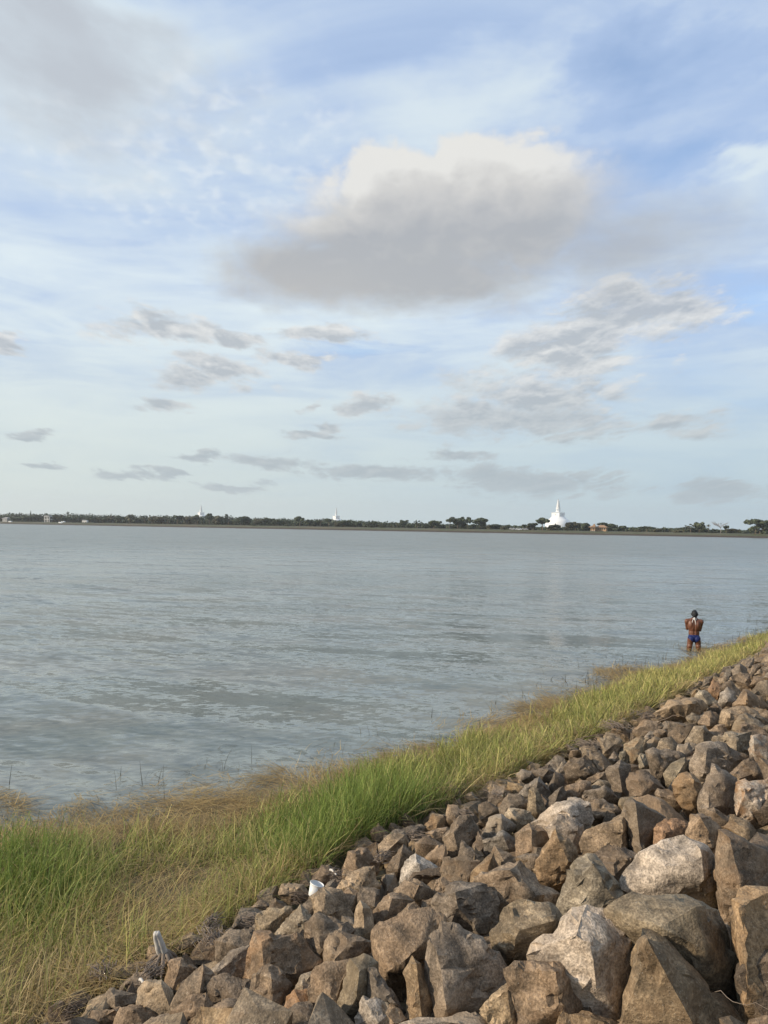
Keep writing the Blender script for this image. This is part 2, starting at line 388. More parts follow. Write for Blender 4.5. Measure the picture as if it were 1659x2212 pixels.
def hull_mesh(name, pts, size, seed, cell=9.0, rough=1.0, mat=None):
    """convex hull of points, split fine, edges worn, surface chipped"""
    bm = bmesh.new()
    for q in pts: bm.verts.new(q)
    r = bmesh.ops.convex_hull(bm, input=bm.verts[:])
    bmesh.ops.delete(bm, geom=list({e for e in r['geom_interior'] + r['geom_unused'] if isinstance(e, bmesh.types.BMVert)}), context='VERTS')
    L = size / cell
    for it in range(5):
        long = [e for e in bm.edges if e.calc_length() > L * 1.5]
        if not long: break
        bmesh.ops.subdivide_edges(bm, edges=long, cuts=1)
        bmesh.ops.triangulate(bm, faces=bm.faces[:])
    bmesh.ops.smooth_vert(bm, verts=bm.verts[:], factor=0.16, use_axis_x=True, use_axis_y=True, use_axis_z=True)
    bmesh.ops.recalc_face_normals(bm, faces=bm.faces[:]); bm.normal_update()
    f1, f2 = 2.6 / size, 7.0 / size; o = Vector((seed * 3.7, seed * 1.3, seed * 0.7))
    mv = []
    for v in bm.verts:
        q = v.co
        a = mnoise.noise(q * f1 + o); b = mnoise.noise(q * f2 + o)
        st = mnoise.cell(q * (f1 * 1.3) + o + Vector((a, b, a)) * 0.4)
        mv.append(q + v.normal * size * rough * (0.040 * a + 0.020 * b + 0.042 * (st - 0.5)))
    for v, q in zip(bm.verts, mv): v.co = q
    me = bpy.data.meshes.new(name); bm.to_mesh(me); bm.free()
    me.materials.append(mat or ROCK)
    me.set_sharp_from_angle(angle=math.radians(38)) if hasattr(me, 'set_sharp_from_angle') else None
    return me

TILE = {'A': (1500, 3400, 2.074), 'B': (2272, 3400, 2.074), 'C': (1500, 3000, 2.074), 'D': (2272, 2800, 2.074), 'E': (500, 3400, 1.659),
        'F': (150, 3600, 2.074), 'G': (2500, 2500, 2.900), 'P1': (0, 1940, 2.074), 'P2': (700, 1940, 2.074), 'P3': (1400, 1940, 2.074),
        'P4': (2100, 1940, 1.707), 'Q1': (2140, 1960, 9.217), 'Q2': (740, 1990, 10.37), 'Q3': (1280, 2000, 10.37), 'H': (2280, 2030, 3.318), 'J': (0, 2030, 3.318)}
def T(t, x, y):
    a, b, s = TILE[t]; return (a + x / s) * 0.54, (b + y / s) * 0.54

# colour, outline, ridge (points that stand out towards us), rust, landmark name
ROCKS = {
'A': [
 ('grey', '405,930 430,800 415,700 480,640 560,608 650,625 740,665 830,740 1000,850 1080,970 1120,1120 900,1340 700,1400 480,1400 440,1250 410,1080', '500,860 560,1140 590,1330', .0, 'big grey boulder with a pale left edge at the bottom'),
 ('brown', '0,690 60,610 140,605 300,530 430,500 530,610 470,800 420,920 330,1000 240,1080 130,1130 60,1080 20,900', '', .1, ''),
 ('ochre', '240,1020 300,890 400,940 420,1100 500,1390 250,1400 250,1180', '345,930 370,1200 390,1390', .2, 'narrow upright brown stone'),
 ('olive', '970,680 1060,600 1080,490 1200,430 1430,410 1510,480 1560,600 1480,700 1400,900 1330,990 1090,1020 1000,860', '1110,690 1290,740 1475,590', .0, 'blocky stone with a flat shelf on top'),
 ('brown', '1110,1010 1200,970 1520,960 1600,1010 1659,1150 1700,1460 1230,1460 1150,1200', '1500,1010 1540,1300', .25, ''),
 ('ochre', '880,1330 980,1220 1110,1135 1160,1250 1240,1460 1000,1460', '1100,1160 1130,1400', .2, ''),
 ('brown', '820,300 835,220 950,215 1110,130 1190,110 1540,360 1500,500 1300,560 950,620 830,480', '1115,150 1180,290 1290,380', .15, 'long brown wedge with a sloping dark side'),
 ('grey', '490,500 530,400 640,310 720,305 900,310 960,370 1000,600 900,730 780,690 700,640 540,610', '660,340 690,500', .05, ''),
 ('brown', '0,500 110,380 200,375 300,435 270,520 150,610 60,640 0,650', '140,400 100,560', .1, ''),
 ('brown', '150,600 270,450 320,435 380,500 320,590 200,640', '', .1, ''),
 ('brown', '160,350 250,255 390,265 480,340 480,400 380,460 300,430 200,390', '370,285 320,400', .1, ''),
 ('pale', '205,270 220,150 290,50 340,25 520,130 560,170 540,260 400,290 260,290', '350,110', .0, 'white-topped pale stone'),
 ('dark', '280,250 310,200 400,150 530,150 540,210 440,270 330,275', '', .0, ''),
 ('brown', '560,210 590,90 700,60 860,110 810,210 780,310 580,300', '', .2, ''),
 ('ochre', '800,300 805,190 980,25 1000,100 1020,170 930,240 860,280', '970,60 930,180', .35, ''),
 ('brown', '985,60 1010,-10 1180,70 1200,130 1100,170 1020,170', '', .1, ''),
 ('ochre', '1345,120 1500,-140 1600,-60 1670,0 1680,110 1600,190 1450,260 1370,240', '1515,-120 1600,90', .15, ''),
 ('brown', '1180,60 1260,30 1360,50 1370,200 1280,190', '', .1, ''),
 ('beige', '-60,1300 0,1230 100,1270 250,1390 200,1470 -80,1470', '', .55, ''),
 ('grey', '150,1480 400,1395 700,1370 930,1330 1010,1480', '', .0, ''),
 ('dark', '-40,1000 10,1000 60,1080 240,1320 250,1400 100,1400 -40,1250', '', .0, ''),
 ('brown', '480,410 520,260 560,240 690,300 640,330 560,400', '', .1, ''),
 ('brown', '380,490 400,420 520,400 520,500 440,530', '', .1, '')],
'B': [
 ('beige', '-105,460 -20,210 60,160 90,90 150,50 215,60 340,240 500,385 420,490 100,570 -60,610', '220,85 300,240 420,420', .0, 'pale pointed stone shaped like a pyramid'),
 ('pale', '-285,870 -260,790 -110,690 0,560 90,470 160,455 240,490 380,590 520,670 570,740 520,900 480,1060 440,1420 240,1430 -40,1300 -180,1100', '200,800 60,690 230,1050', .1, 'big pale speckled boulder'),
 ('olive', '320,490 420,420 560,350 660,360 800,390 960,390 1100,400 1250,470 1330,640 1340,800 1390,1010 1360,1200 1200,1230 900,1150 600,900 400,640', '1050,480 1120,820 760,640', .05, 'largest rounded olive-brown boulder'),
 ('ochre', '440,1480 470,1080 510,870 580,740 640,700 700,715 870,790 1010,950 1300,1230 1500,1480', '655,730 800,1000 950,1250 1060,1480', .15, 'tall pointed golden-brown boulder at the bottom right'),
 ('pale', '480,250 520,150 590,26 700,-20 790,-45 900,-105 1000,-95 1120,-55 1215,60 1235,300 1220,430 1050,470 850,450 640,400 520,360', '1100,-10 860,180 1120,240', .0, 'big rounded light grey boulder'),
 ('brown', '1225,0 1250,-155 1320,-160 1380,-100 1700,20 1760,330 1600,480 1340,540 1250,460 1235,250', '1345,-110 1310,110 1450,340', .25, 'brown boulder with an ochre left edge at the right side'),
 ('ochre', '1325,400 1370,370 1480,340 1659,330 1810,340 1860,1350 1500,1320 1430,1220 1400,1000 1350,620', '1420,430 1480,1150', .2, 'tall rusty-brown block cut by the right border'),
 ('dark', '215,60 300,0 370,-25 500,5 575,55 500,220 460,310 360,260', '', .1, ''),
 ('ochre', '-60,1480 -10,1350 120,1340 200,1400 330,1400 430,1480', '', .2, ''),
 ('brown', '1510,1480 1520,1410 1600,1380 1690,1370 1720,1480', '', .2, '')],
'C': [
 ('brown', '1170,700 1280,625 1470,720 1400,850 1300,890 1190,880', '1300,645 1300,830', .1, ''),
 ('grey', '920,760 1060,690 1140,740 1200,830 1160,890 1000,860 930,840', '1060,710 1110,820', .0, ''),
 ('brown', '580,720 640,650 700,570 790,570 850,690 830,790 760,850 690,890 600,920 585,800', '650,680 690,850', .1, ''),
 ('grey', '900,700 950,580 1040,540 1150,630 1080,720 930,760', '1050,570 1060,680', .0, ''),
 ('beige', '1090,550 1120,490 1280,520 1330,590 1180,690 1150,620', '1160,560', .15, ''),
 ('brown', '870,590 870,460 930,440 1030,490 1030,560 960,620', '', .05, ''),
 ('grey', '1200,380 1260,300 1360,225 1450,350 1410,450 1270,440', '1350,250 1330,380', .0, ''),
 ('olive', '1270,510 1290,350 1330,325 1400,420 1410,500 1340,560', '', .0, ''),
 ('dark', '1410,510 1440,400 1550,310 1580,360 1560,450 1490,490', '1530,330 1480,480', .0, ''),
 ('dark', '1450,310 1490,180 1570,230 1560,310 1470,360', '', .0, ''),
 ('brown', '1560,440 1590,300 1659,280 1730,330 1710,430', '', .05, ''),
 ('brown', '1040,470 1110,370 1200,380 1270,440 1260,510 1100,580 1040,560', '', .05, ''),
 ('brown', '590,590 610,465 690,465 715,540 670,610', '', .05, ''),
 ('tan', '30,790 120,700 240,710 260,800 150,900 60,880', '', .05, ''),
 ('grey', '110,750 170,670 370,620 390,660 290,740 200,760', '', .0, ''),
 ('brown', '-30,680 30,615 100,690 90,750 0,790', '', .0, ''),
 ('ochre', '400,650 480,540 560,560 570,650 470,700', '', .25, ''),
 ('brown', '340,770 420,710 490,740 570,790 430,900 350,860', '', .05, ''),
 ('brown', '430,690 480,660 620,650 600,800 490,760', '', .05, ''),
 ('brown', '100,980 160,880 230,800 300,860 240,980 180,1060', '', .05, ''),
 ('brown', '420,890 540,800 580,800 590,920 570,1000 500,970', '', .05, ''),
 ('dark', '700,890 730,770 900,880 870,960 740,960', '', .0, ''),
 ('dark', '810,810 860,690 930,780 920,880 860,870', '', .0, ''),
 ('ochre', '1180,910 1290,860 1370,880 1360,1050 1240,1000', '', .1, ''),
 ('brown', '975,860 1000,820 1180,900 1190,950 1110,990 1020,1000', '', .1, ''),
 ('dark', '1310,180 1370,150 1450,150 1500,190 1480,240 1380,250', '', .0, ''),
 ('grey', '1170,200 1220,170 1320,180 1310,240 1210,260', '', .0, '')],
'D': [
 ('tan', '120,1190 165,1080 450,970 480,1070 490,1190 470,1260 300,1290 200,1310 140,1280', '450,1000 465,1200', .05, ''),
 ('dark', '455,960 480,860 530,820 620,860 820,990 740,1080 720,1220 600,1270 500,1090', '560,850 620,1000 600,1220', .0, 'tall dark leaning boulder'),
 ('rust', '720,1070 740,1020 810,990 900,990 1010,1040 990,1150 880,1180 780,1220 720,1230', '790,1110', .3, 'rust-brown square stone'),
 ('brown', '980,1150 1040,980 1090,955 1180,990 1250,1080 1230,1200 1220,1310 1100,1260 1000,1190', '1100,975 1185,1100', .05, ''),
 ('brown', '1135,960 1150,910 1215,900 1260,950 1340,980 1360,1020 1260,1080 1180,1010', '', .05, ''),
 ('ochre', '1300,1060 1380,990 1440,990 1520,1040 1600,1190 1640,1230 1500,1210 1370,1150', '', .25, ''),
 ('grey', '1070,900 1090,790 1140,660 1200,560 1300,590 1400,660 1390,800 1390,930 1360,1010 1240,980 1110,970', '', .0, 'broad flat-faced grey slab'),
 ('pale', '1385,760 1400,690 1450,670 1659,665 1760,700 1730,960 1580,1000 1500,1030 1390,990', '1470,760', .95, 'whitish boulder streaked with orange'),
 ('ochre', '870,710 930,630 1010,610 1060,650 1110,730 1090,830 1060,930 960,870 900,780', '1050,655 1085,800', .3, ''),
 ('dark', '505,660 520,610 640,600 690,640 740,680 790,740 720,810 600,830 520,810', '', .15, ''),
 ('dark', '325,600 400,540 440,515 500,560 510,640 515,800 430,820 380,710', '420,560 450,760', .0, ''),
 ('grey', '130,790 160,750 300,710 350,740 425,825 320,860 180,870', '300,740', .0, ''),
 ('brown', '160,890 210,840 290,820 330,850 440,920 420,960 250,1000 185,990', '', .05, ''),
 ('pale', '-310,1025 -170,930 -90,850 0,825 90,820 150,870 185,985 130,1080 50,1190 -160,1120', '0,900', .0, ''),
 ('pale', '-160,1070 -70,970 60,985 110,1050 130,1190 140,1290 30,1240 -100,1180', '', .0, ''),
 ('olive', '425,870 440,815 560,810 550,860 470,940', '', .0, ''),
 ('brown', '560,830 680,800 760,830 880,910 1010,1020 820,1010 640,890', '', .15, ''),
 ('brown', '730,790 760,745 840,745 950,850 930,900 840,890', '', .0, ''),
 ('olive', '795,610 850,530 960,490 990,530 1000,610 920,670 870,720 820,670', '970,520 880,660', .0, ''),
 ('grey', '990,560 1010,480 1090,380 1180,350 1300,370 1480,470 1400,570 1250,620 1130,670 1040,640', '1150,440 1130,620', .05, 'wide ridged grey-brown boulder'),
 ('brown', '1350,610 1480,500 1530,490 1610,600 1620,680 1500,690 1400,670', '', .05, ''),
 ('pale', '1505,360 1530,300 1600,290 1710,330 1710,550 1620,580 1580,530 1520,450', '', .6, ''),
 ('tan', '1210,350 1250,300 1380,280 1510,270 1520,440 1470,490 1380,450 1280,390', '1390,300 1400,420', .05, ''),
 ('tan', '985,350 1030,250 1080,220 1130,225 1210,300 1200,350 1130,390 1040,390', '1120,240 1130,360', .05, ''),
 ('brown', '840,270 900,215 1040,200 1000,290 980,360 900,370 850,330', '', .0, ''),
 ('grey', '905,450 920,370 1000,360 1080,380 1020,470 950,480', '', .0, ''),
 ('dark', '660,440 720,405 800,460 930,455 960,490 860,560 800,630 760,670 710,580', '', .0, ''),
 ('beige', '575,490 590,450 650,455 665,530 640,570 590,545', '', .3, 'small cream stone'),
 ('brown', '600,450 650,350 720,310 790,340 750,420 660,460', '', .0, ''),
 ('olive', '485,450 470,370 520,355 600,310 650,340 620,430 580,510 500,530', '', .45, ''),
 ('olive', '425,510 430,435 490,430 495,520 440,535', '', .0, ''),
 ('grey', '340,490 380,435 420,460 425,510 380,530', '', .0, ''),
 ('brown', '185,480 190,405 220,395 290,460 380,560 340,600 250,610 200,540', '', .0, ''),
 ('brown', '-20,560 60,490 140,475 250,595 190,640 100,660 0,640', '', .0, ''),
 ('brown', '165,650 250,600 330,600 345,670 260,700 190,700', '', .0, ''),
 ('brown', '-20,740 30,700 100,675 180,690 190,750 150,830 60,850 -20,820', '', .0, ''),
 ('tan', '190,740 260,655 340,680 370,750 300,770', '', .0, ''),
 ('tan', '280,330 370,300 440,340 410,410 380,450 300,440', '', .0, ''),
 ('grey', '630,310 680,260 730,280 710,330 650,340', '', .0, ''),
 ('brown', '540,270 640,180 720,180 790,220 710,270 620,300', '', .05, ''),
 ('tan', '1375,220 1450,120 1560,120 1670,200 1620,250 1480,240', '', .0, ''),
 ('brown', '1360,290 1480,200 1600,230 1680,290 1620,330 1490,320', '', .05, ''),
 ('brown', '1170,260 1240,215 1290,210 1340,290 1280,330 1200,320', '', .0, ''),
 ('brown', '700,270 760,240 820,260 830,310 740,320', '', .0, ''),
 ('tan', '780,330 850,310 900,360 900,440 800,450 720,420', '', .0, '')],
'E': [
 ('brown', '810,870 815,720 840,600 870,560 1130,555 1190,600 1310,760 1230,830 1130,910 1000,900 860,890', '905,610 920,800', .55, 'wide brown block with an orange-stained left side'),
 ('beige', '1005,555 1060,470 1160,370 1260,460 1220,580 1100,620', '1185,470 1190,580', .0, 'light tan pointed stone'),
 ('olive', '875,560 880,440 950,390 1090,390 1090,450 1000,590', '', .0, ''),
 ('tan', '1280,460 1290,360 1240,320 1330,255 1430,290 1510,430 1470,500 1380,490', '1330,300 1300,420', .0, ''),
 ('brown', '1205,640 1210,500 1280,450 1440,480 1500,540 1430,600 1350,680 1340,770 1270,740', '', .05, ''),
 ('brown', '1335,770 1350,610 1410,535 1520,575 1670,610 1600,700 1450,780', '', .1, ''),
 ('tan', '1500,590 1520,430 1560,340 1640,400 1670,600 1590,620', '1580,380 1590,560', .0, 'slim upright tan stone'),
 ('dark', '550,920 600,850 680,825 850,870 865,1010 750,1040 590,1040', '', .05, ''),
 ('brown', '850,970 860,830 960,785 1010,800 1110,900 1060,1050 970,1100 900,1050', '970,850 980,1050', .1, ''),
 ('brown', '515,1120 540,1040 650,980 860,1010 965,1090 900,1190 530,1190', '700,1040', .1, 'rounded brown boulder near the bottom edge'),
 ('tan', '95,1060 95,940 130,890 240,870 280,920 325,1040 320,1120 130,1120', '240,890 310,1080', .05, ''),
 ('brown', '315,1020 400,870 510,770 580,840 570,930 520,990 340,1090', '520,800 500,930', .1, ''),
 ('brown', '320,1080 440,960 530,950 575,1020 530,1190 350,1190', '', .1, ''),
 ('rust', '1050,1060 1070,970 1120,920 1200,930 1280,1030 1200,1090', '', .8, 'small orange-red stone'),
 ('brown', '900,1190 1000,1080 1160,1040 1210,1020 1330,1190', '', .15, ''),
 ('olive', '1425,1150 1430,1000 1480,740 1550,710 1660,780 1670,980 1580,1110 1500,1160', '1555,800 1535,980', .0, ''),
 ('brown', '1230,1020 1240,830 1270,790 1480,750 1450,950 1430,1080 1300,1090', '', .15, ''),
 ('tan', '1140,920 1170,840 1240,810 1255,970 1240,1030', '', .0, ''),
 ('pale', '1540,1110 1590,985 1660,990 1760,1060 1720,1190 1560,1190', '', .1, ''),
 ('grey', '565,820 700,680 830,630 830,860 620,880', '', .0, ''),
 ('brown', '610,600 700,540 860,545 840,660 700,740 610,780', '', .0, ''),
 ('grey', '700,530 760,430 830,440 800,540', '', .0, ''),
 ('brown', '1245,200 1310,105 1370,130 1410,190 1310,240', '', .0, ''),
 ('brown', '1430,190 1490,20 1600,0 1670,90 1670,150 1500,200', '1540,30 1520,160', .0, ''),
 ('tan', '1425,260 1470,150 1640,120 1670,240 1560,290', '', .0, ''),
 ('brown', '265,890 290,760 370,730 460,800 390,920 300,980', '', .05, ''),
 ('brown', '145,810 160,650 230,640 340,710 260,820', '', .0, ''),
 ('tan', '240,640 450,555 495,595 420,700 320,710', '', .05, ''),
 ('brown', '-10,960 60,820 170,820 120,910 95,980', '', .0, ''),
 ('olive', '475,570 480,470 570,460 585,510 530,590', '', .0, ''),
 ('dark', '1165,390 1240,315 1295,380 1295,460 1230,450', '', .0, ''),
 ('brown', '835,380 900,330 960,370 910,430', '', .0, ''),
 ('brown', '955,410 970,340 1000,320 1100,390 1020,430', '', .0, ''),
 ('tan', '1025,300 1050,230 1180,230 1210,310 1090,340', '', .05, ''),
 ('brown', '1415,340 1480,260 1545,280 1565,340 1540,420 1490,430', '', .0, ''),
 ('dark', '1545,350 1560,250 1680,270 1680,400 1590,400', '', .0, '')],
'F': [
 ('brown', '195,940 240,830 310,760 450,790 400,900 300,960', '', .05, ''),
 ('brown', '430,930 560,830 600,740 660,745 680,790 800,770 840,840 740,910 560,950', '640,800 650,900', .05, ''),
 ('brown', '380,1060 400,1000 450,910 660,900 730,970 660,1060', '', .05, ''),
 ('brown', '630,1060 700,900 820,880 960,960 900,1060', '', .05, ''),
 ('grey', '30,1060 90,910 180,960 220,1060', '', .0, 'leftmost small grey stone at the bottom edge'),
 ('tan', '340,720 360,640 520,600 680,590 840,510 890,560 860,620 700,670 450,730', '', .0, ''),
 ('brown', '685,790 720,700 820,600 950,620 920,720 840,800', '', .0, ''),
 ('brown', '860,1060 960,960 1100,960 1300,1060', '', .05, '')],
'G': [
 ('tan', '370,1020 520,890 690,870 870,890 920,950 880,1070 700,1080 560,1110 440,1110', '560,930 740,910', .0, ''),
 ('beige', '800,870 860,750 930,760 1080,900 1000,960 900,960', '', .0, ''),
 ('pale', '1075,900 1100,780 1190,730 1280,780 1315,880 1210,930 1110,930', '', .0, 'round black-and-white mottled stone'),
 ('rust', '975,740 1030,640 1130,720 1115,800 1060,850 990,810', '', .3, ''),
 ('brown', '1115,740 1150,680 1230,660 1350,790 1330,850 1250,800', '', .0, ''),
 ('brown', '1265,910 1340,840 1410,760 1560,840 1650,950 1560,1030 1400,990', '1420,800 1400,930', .0, ''),
 ('tan', '1450,800 1540,690 1659,660 1760,800 1670,950 1560,870', '', .0, ''),
 ('tan', '1135,1120 1150,990 1290,950 1400,960 1540,1030 1400,1090 1280,1190 1180,1170', '', .0, ''),
 ('grey', '1250,530 1330,450 1415,510 1405,580 1330,610 1260,600', '1335,470 1330,590', .0, ''),
 ('grey', '1145,600 1190,515 1250,510 1265,600 1200,630', '', .0, ''),
 ('tan', '1040,660 1180,590 1255,640 1230,680 1130,700', '', .0, ''),
 ('brown', '1235,630 1350,560 1450,580 1465,690 1475,760 1380,710', '', .0, ''),
 ('brown', '1450,700 1500,600 1660,590 1680,670 1550,720', '', .05, ''),
 ('dark', '1595,590 1610,530 1670,520 1710,600 1650,630', '', .15, ''),
 ('dark', '1275,470 1350,410 1395,400 1405,480 1340,490', '', .0, ''),
 ('grey', '1390,490 1410,390 1490,390 1490,490 1430,510', '', .0, ''),
 ('brown', '1425,600 1480,490 1535,490 1530,570 1470,620', '', .0, ''),
 ('tan', '1515,570 1590,490 1670,500 1650,570 1590,600', '', .0, ''),
 ('grey', '1475,470 1560,440 1580,490 1520,510', '', .0, ''),
 ('brown', '1480,420 1540,385 1670,370 1660,440 1520,450', '', .0, ''),
 ('dark', '1095,600 1150,490 1260,485 1250,525 1180,570', '', .0, ''),
 ('dark', '890,700 930,610 1010,600 1010,660 950,710', '', .0, ''),
 ('dark', '810,730 860,650 895,670 880,740', '', .0, ''),
 ('brown', '90,1230 220,1110 360,1130 430,1190 350,1250 180,1270', '', .0, ''),
 ('brown', '510,1230 520,1140 600,1150 800,1160 750,1250 720,1320 520,1310', '', .0, ''),
 ('tan', '1255,1200 1340,1060 1430,1030 1550,1150 1670,1210 1680,1310 1440,1290 1280,1270', '', .0, ''),
 ('brown', '860,1130 930,1020 1000,990 1080,1060 1100,1150 980,1190', '', .0, ''),
 ('tan', '720,1080 780,1030 860,1060 900,1140 830,1190 760,1150', '', .05, ''),
 ('brown', '1560,450 1640,430 1700,440 1690,500 1600,500', '', .0, ''),
 ('brown', '1570,360 1640,310 1720,320 1720,380', '', .1, ''),
 ('brown', '1540,1050 1640,1000 1720,1010 1720,1150 1620,1160', '', .0, ''),
 ('grey', '560,890 600,850 680,830 720,870 640,900', '', .0, '')],
}
BOULDERS = []          # (object, px, py, size_px, colour, landmark)
def build_boulders():
    k = 0
    for t, lst in ROCKS.items():
        for (colr, poly, ridge, rust, mark) in lst:
            k += 1; rnd = random.Random(k * 13)
            P = [T(t, *map(float, q.split(','))) for q in poly.split()]
            R = [T(t, *map(float, q.split(','))) for q in ridge.split()] if ridge else []
            xs = [q[0] for q in P]; ys = [q[1] for q in P]
            x0, x1, y0, y1 = min(xs), max(xs), min(ys), max(ys)
            cx, cy = sum(xs) / len(xs), sum(ys) / len(ys)
            GR = 1.10 if mark else 1.20
            P = [(cx + (a - cx) * GR, cy + (b - cy) * GR) for a, b in P]
            base = on_slope(cx, y0 + 0.86 * (y1 - y0))
            f = (base - EYE).dot(FWD)
            w = (x1 - x0) / FPX * f; h = (y1 - y0) / FPX * f; th = 0.5 * (w + h)
            def pt(px, py, dep):
                d = ray(px, py); return EYE + d * (dep / d.dot(FWD))
            lean = lambda py: f + 0.30 * (y1 - py) / max(1, (y1 - y0)) * h
            pts = [pt(a, b, lean(b)) for a, b in P]
            if R:
                for a, b in R: pts.append(pt(a, b, lean(b) - th * rnd.uniform(0.30, 0.40)))
                pts.append(pt(cx + 0.1 * (x1 - x0), cy + 0.25 * (y1 - y0), f - th * 0.16))
            else:
                for i, (a, b) in enumerate(P):
                    if i % 3 == k % 3 or (len(P) < 6 and i % 2 == 0):
                        s = rnd.uniform(0.42, 0.72)
                        pts.append(pt(cx + (a - cx) * s, cy + (b - cy) * s, lean(b) - th * rnd.uniform(0.20, 0.36)))
            for a, b in P:       # the back, and the foot that sits in the bank
                s = rnd.uniform(0.62, 0.85); q = pt(cx + (a - cx) * s, cy + (b - cy) * s, lean(b) + th * rnd.uniform(0.40, 0.65)); pts.append(q - Vector((0, 0, 0.12 * h)))
                if b > cy: pts.append(pt(cx + (a - cx) * 0.8, b, f + 0.1 * th) - Vector((0, 0, 0.22 * h)))
            c = sum(pts, Vector()) / len(pts)
            c = Vector((c.x, c.y, min(q.z for q in pts)))
            big = (x1 - x0) > 60
            me = hull_mesh('boulder', [q - c for q in pts], max(w, h), k, 13.0 if big else 8.0)
            o = bpy.data.objects.new('boulder', me); COL.objects.link(o); o.location = c
            b = [v * 0.68 + u * 0.32 for v, u in zip(PAL[colr], (0.182, 0.142, 0.092))]; b = [b[0] * 1.16, b[1] * 1.15, b[2] * 1.18]; rust = rust * 0.7; j = rnd.uniform(0.88, 1.14); hue = rnd.uniform(-0.05, 0.05)
            o.color = (b[0] * j * (1 + hue), b[1] * j, b[2] * j * (1 - hue), rust)
            shape = 'pointed' if (x1 - x0) < 0.85 * (y1 - y0) else 'flat' if (x1 - x0) > 1.55 * (y1 - y0) else 'angular'
            BOULDERS.append([o, cx, cy, max(x1 - x0, y1 - y0), colr, mark, shape])
build_boulders()

def label_boulders():
    words = {'brown': 'brown', 'dark': 'dark', 'tan': 'tan', 'grey': 'grey', 'pale': 'pale', 'ochre': 'golden-brown', 'rust': 'rusty', 'olive': 'olive-grey', 'beige': 'cream'}
    extra = [('the white plastic tub', *T('E', 1262, 262)), ('the bleached driftwood post', *T('F', 1000, 350)), ('the wading man', *T('G', 800, 330))]
    marks = [('the ' + b[5], b[1], b[2]) for b in BOULDERS if b[5]] + extra
    cells = {}
    for b in BOULDERS:
        o = b[0]
        if b[5]: tag(o, b[5] + (' on the stone bank' if len(b[5].split()) < 8 else ''), 'boulder', 'boulders of the stone bank'); continue
        m = min(marks, key=lambda q: (q[1] - b[1]) ** 2 + (q[2] - b[2]) ** 2 * 1.3)
        dx, dy = b[1] - m[1], b[2] - m[2]
        rel = ('to the right of' if dx > 0 else 'to the left of') if abs(dx) > abs(dy) else ('in front of' if dy > 0 else 'behind')
        cells.setdefault((m[0], rel), []).append((dx * dx + dy * dy, b))
    ordn = ['nearest', 'second', 'third', 'fourth', 'fifth', 'sixth', 'seventh', 'eighth', 'ninth', 'tenth', 'eleventh', 'twelfth', 'thirteenth', 'fourteenth', 'fifteenth']
    for (m, rel), lst in cells.items():
        lst.sort(key=lambda q: q[0])
        for i, (_d, b) in enumerate(lst):
            mm = ' '.join(m.split()[:7])
            if mm.split()[-1] in ('a', 'at', 'with', 'the', 'near', 'on', 'cut', 'in'): mm = ' '.join(mm.split()[:-1])
            if mm.split()[-1] in ('a', 'at', 'with', 'the', 'near', 'on', 'cut', 'in'): mm = ' '.join(mm.split()[:-1])
            tag(b[0], '%s %s boulder, %s %s %s' % (words[b[4]], b[6], ordn[min(i, 14)], rel, mm), 'boulder', 'boulders of the stone bank')
label_boulders()

def build_filler():
    """smaller stone packed under and between the boulders, and the bank beyond the picture"""
    protos = []
    for i in range(14):
        rnd = random.Random(900 + i)
        pts = []
        for j in range(13):
            v = Vector((rnd.gauss(0, 1), rnd.gauss(0, 1), rnd.gauss(0, 1))).normalized()
            pts.append(Vector((v.x * rnd.uniform(.4, .6), v.y * rnd.uniform(.34, .52), v.z * rnd.uniform(.28, .42))))
        me = hull_mesh('stone', pts, 1.0, 50 + i, 4.5, 1.0, FILL)
        v = np.empty(len(me.vertices) * 3); me.vertices.foreach_get('co', v)
        protos.append((v.reshape(-1, 3), np.array([p.vertices[:] for p in me.polygons]))); bpy.data.meshes.remove(me)
    V, F, n = [], [], 0; rg = random.Random(5)
    def put(x, y, z, s):
        nonlocal n
        v, f = protos[rg.randrange(14)]
        R = np.array(Matrix.Rotation(rg.uniform(0, 6.28), 3, Vector((rg.gauss(0, 1), rg.gauss(0, 1), rg.gauss(0, 1))).normalized()))
        V.append(v @ R.T * s + np.array((x, y, z))); F.append(f + n); n += len(v)
    x = -7.0
    while x < 34:
        step = 0.27 if x < 11 else 0.40
        s = -0.12
        while s < 6.6:
            xx = x + rg.uniform(-.1, .1) + s * 0.0; yy = float(y_rock(xx)) - s / 0.707 + rg.uniform(-.1, .1)
            if (xx * xx + yy * yy) > 1.0:
                q = to_px((xx, yy, float(ground_z(xx, yy)))) if yy > 0.3 else (-1, -1)
                inside = 0 < q[0] < IMW and 0 < q[1] < IMH + 30
                z = float(ground_z(xx, yy)) - (0.04 if inside and s < 0.5 else 0.12 if inside else 0.35 if yy > 0 and math.hypot(xx, yy) < 3.2 else 0.0)
                put(xx, yy, z, rg.uniform(.28, .44) if inside else rg.uniform(.3, .6))
            s += step * (1.0 if s < 4 else 1.3)
        x += step * 0.78
    V = np.concatenate(V); F = np.concatenate(F)
    me = bpy.data.meshes.new('packing_stone'); me.from_pydata(V.tolist(), [], F.tolist()); me.update(); me.materials.append(FILL)
    o = bpy.data.objects.new('packing_stone', me); COL.objects.link(o)
    tag(o, 'smaller brown rubble packed between the boulders of the bank', 'rubble', kind='stuff')
build_filler()

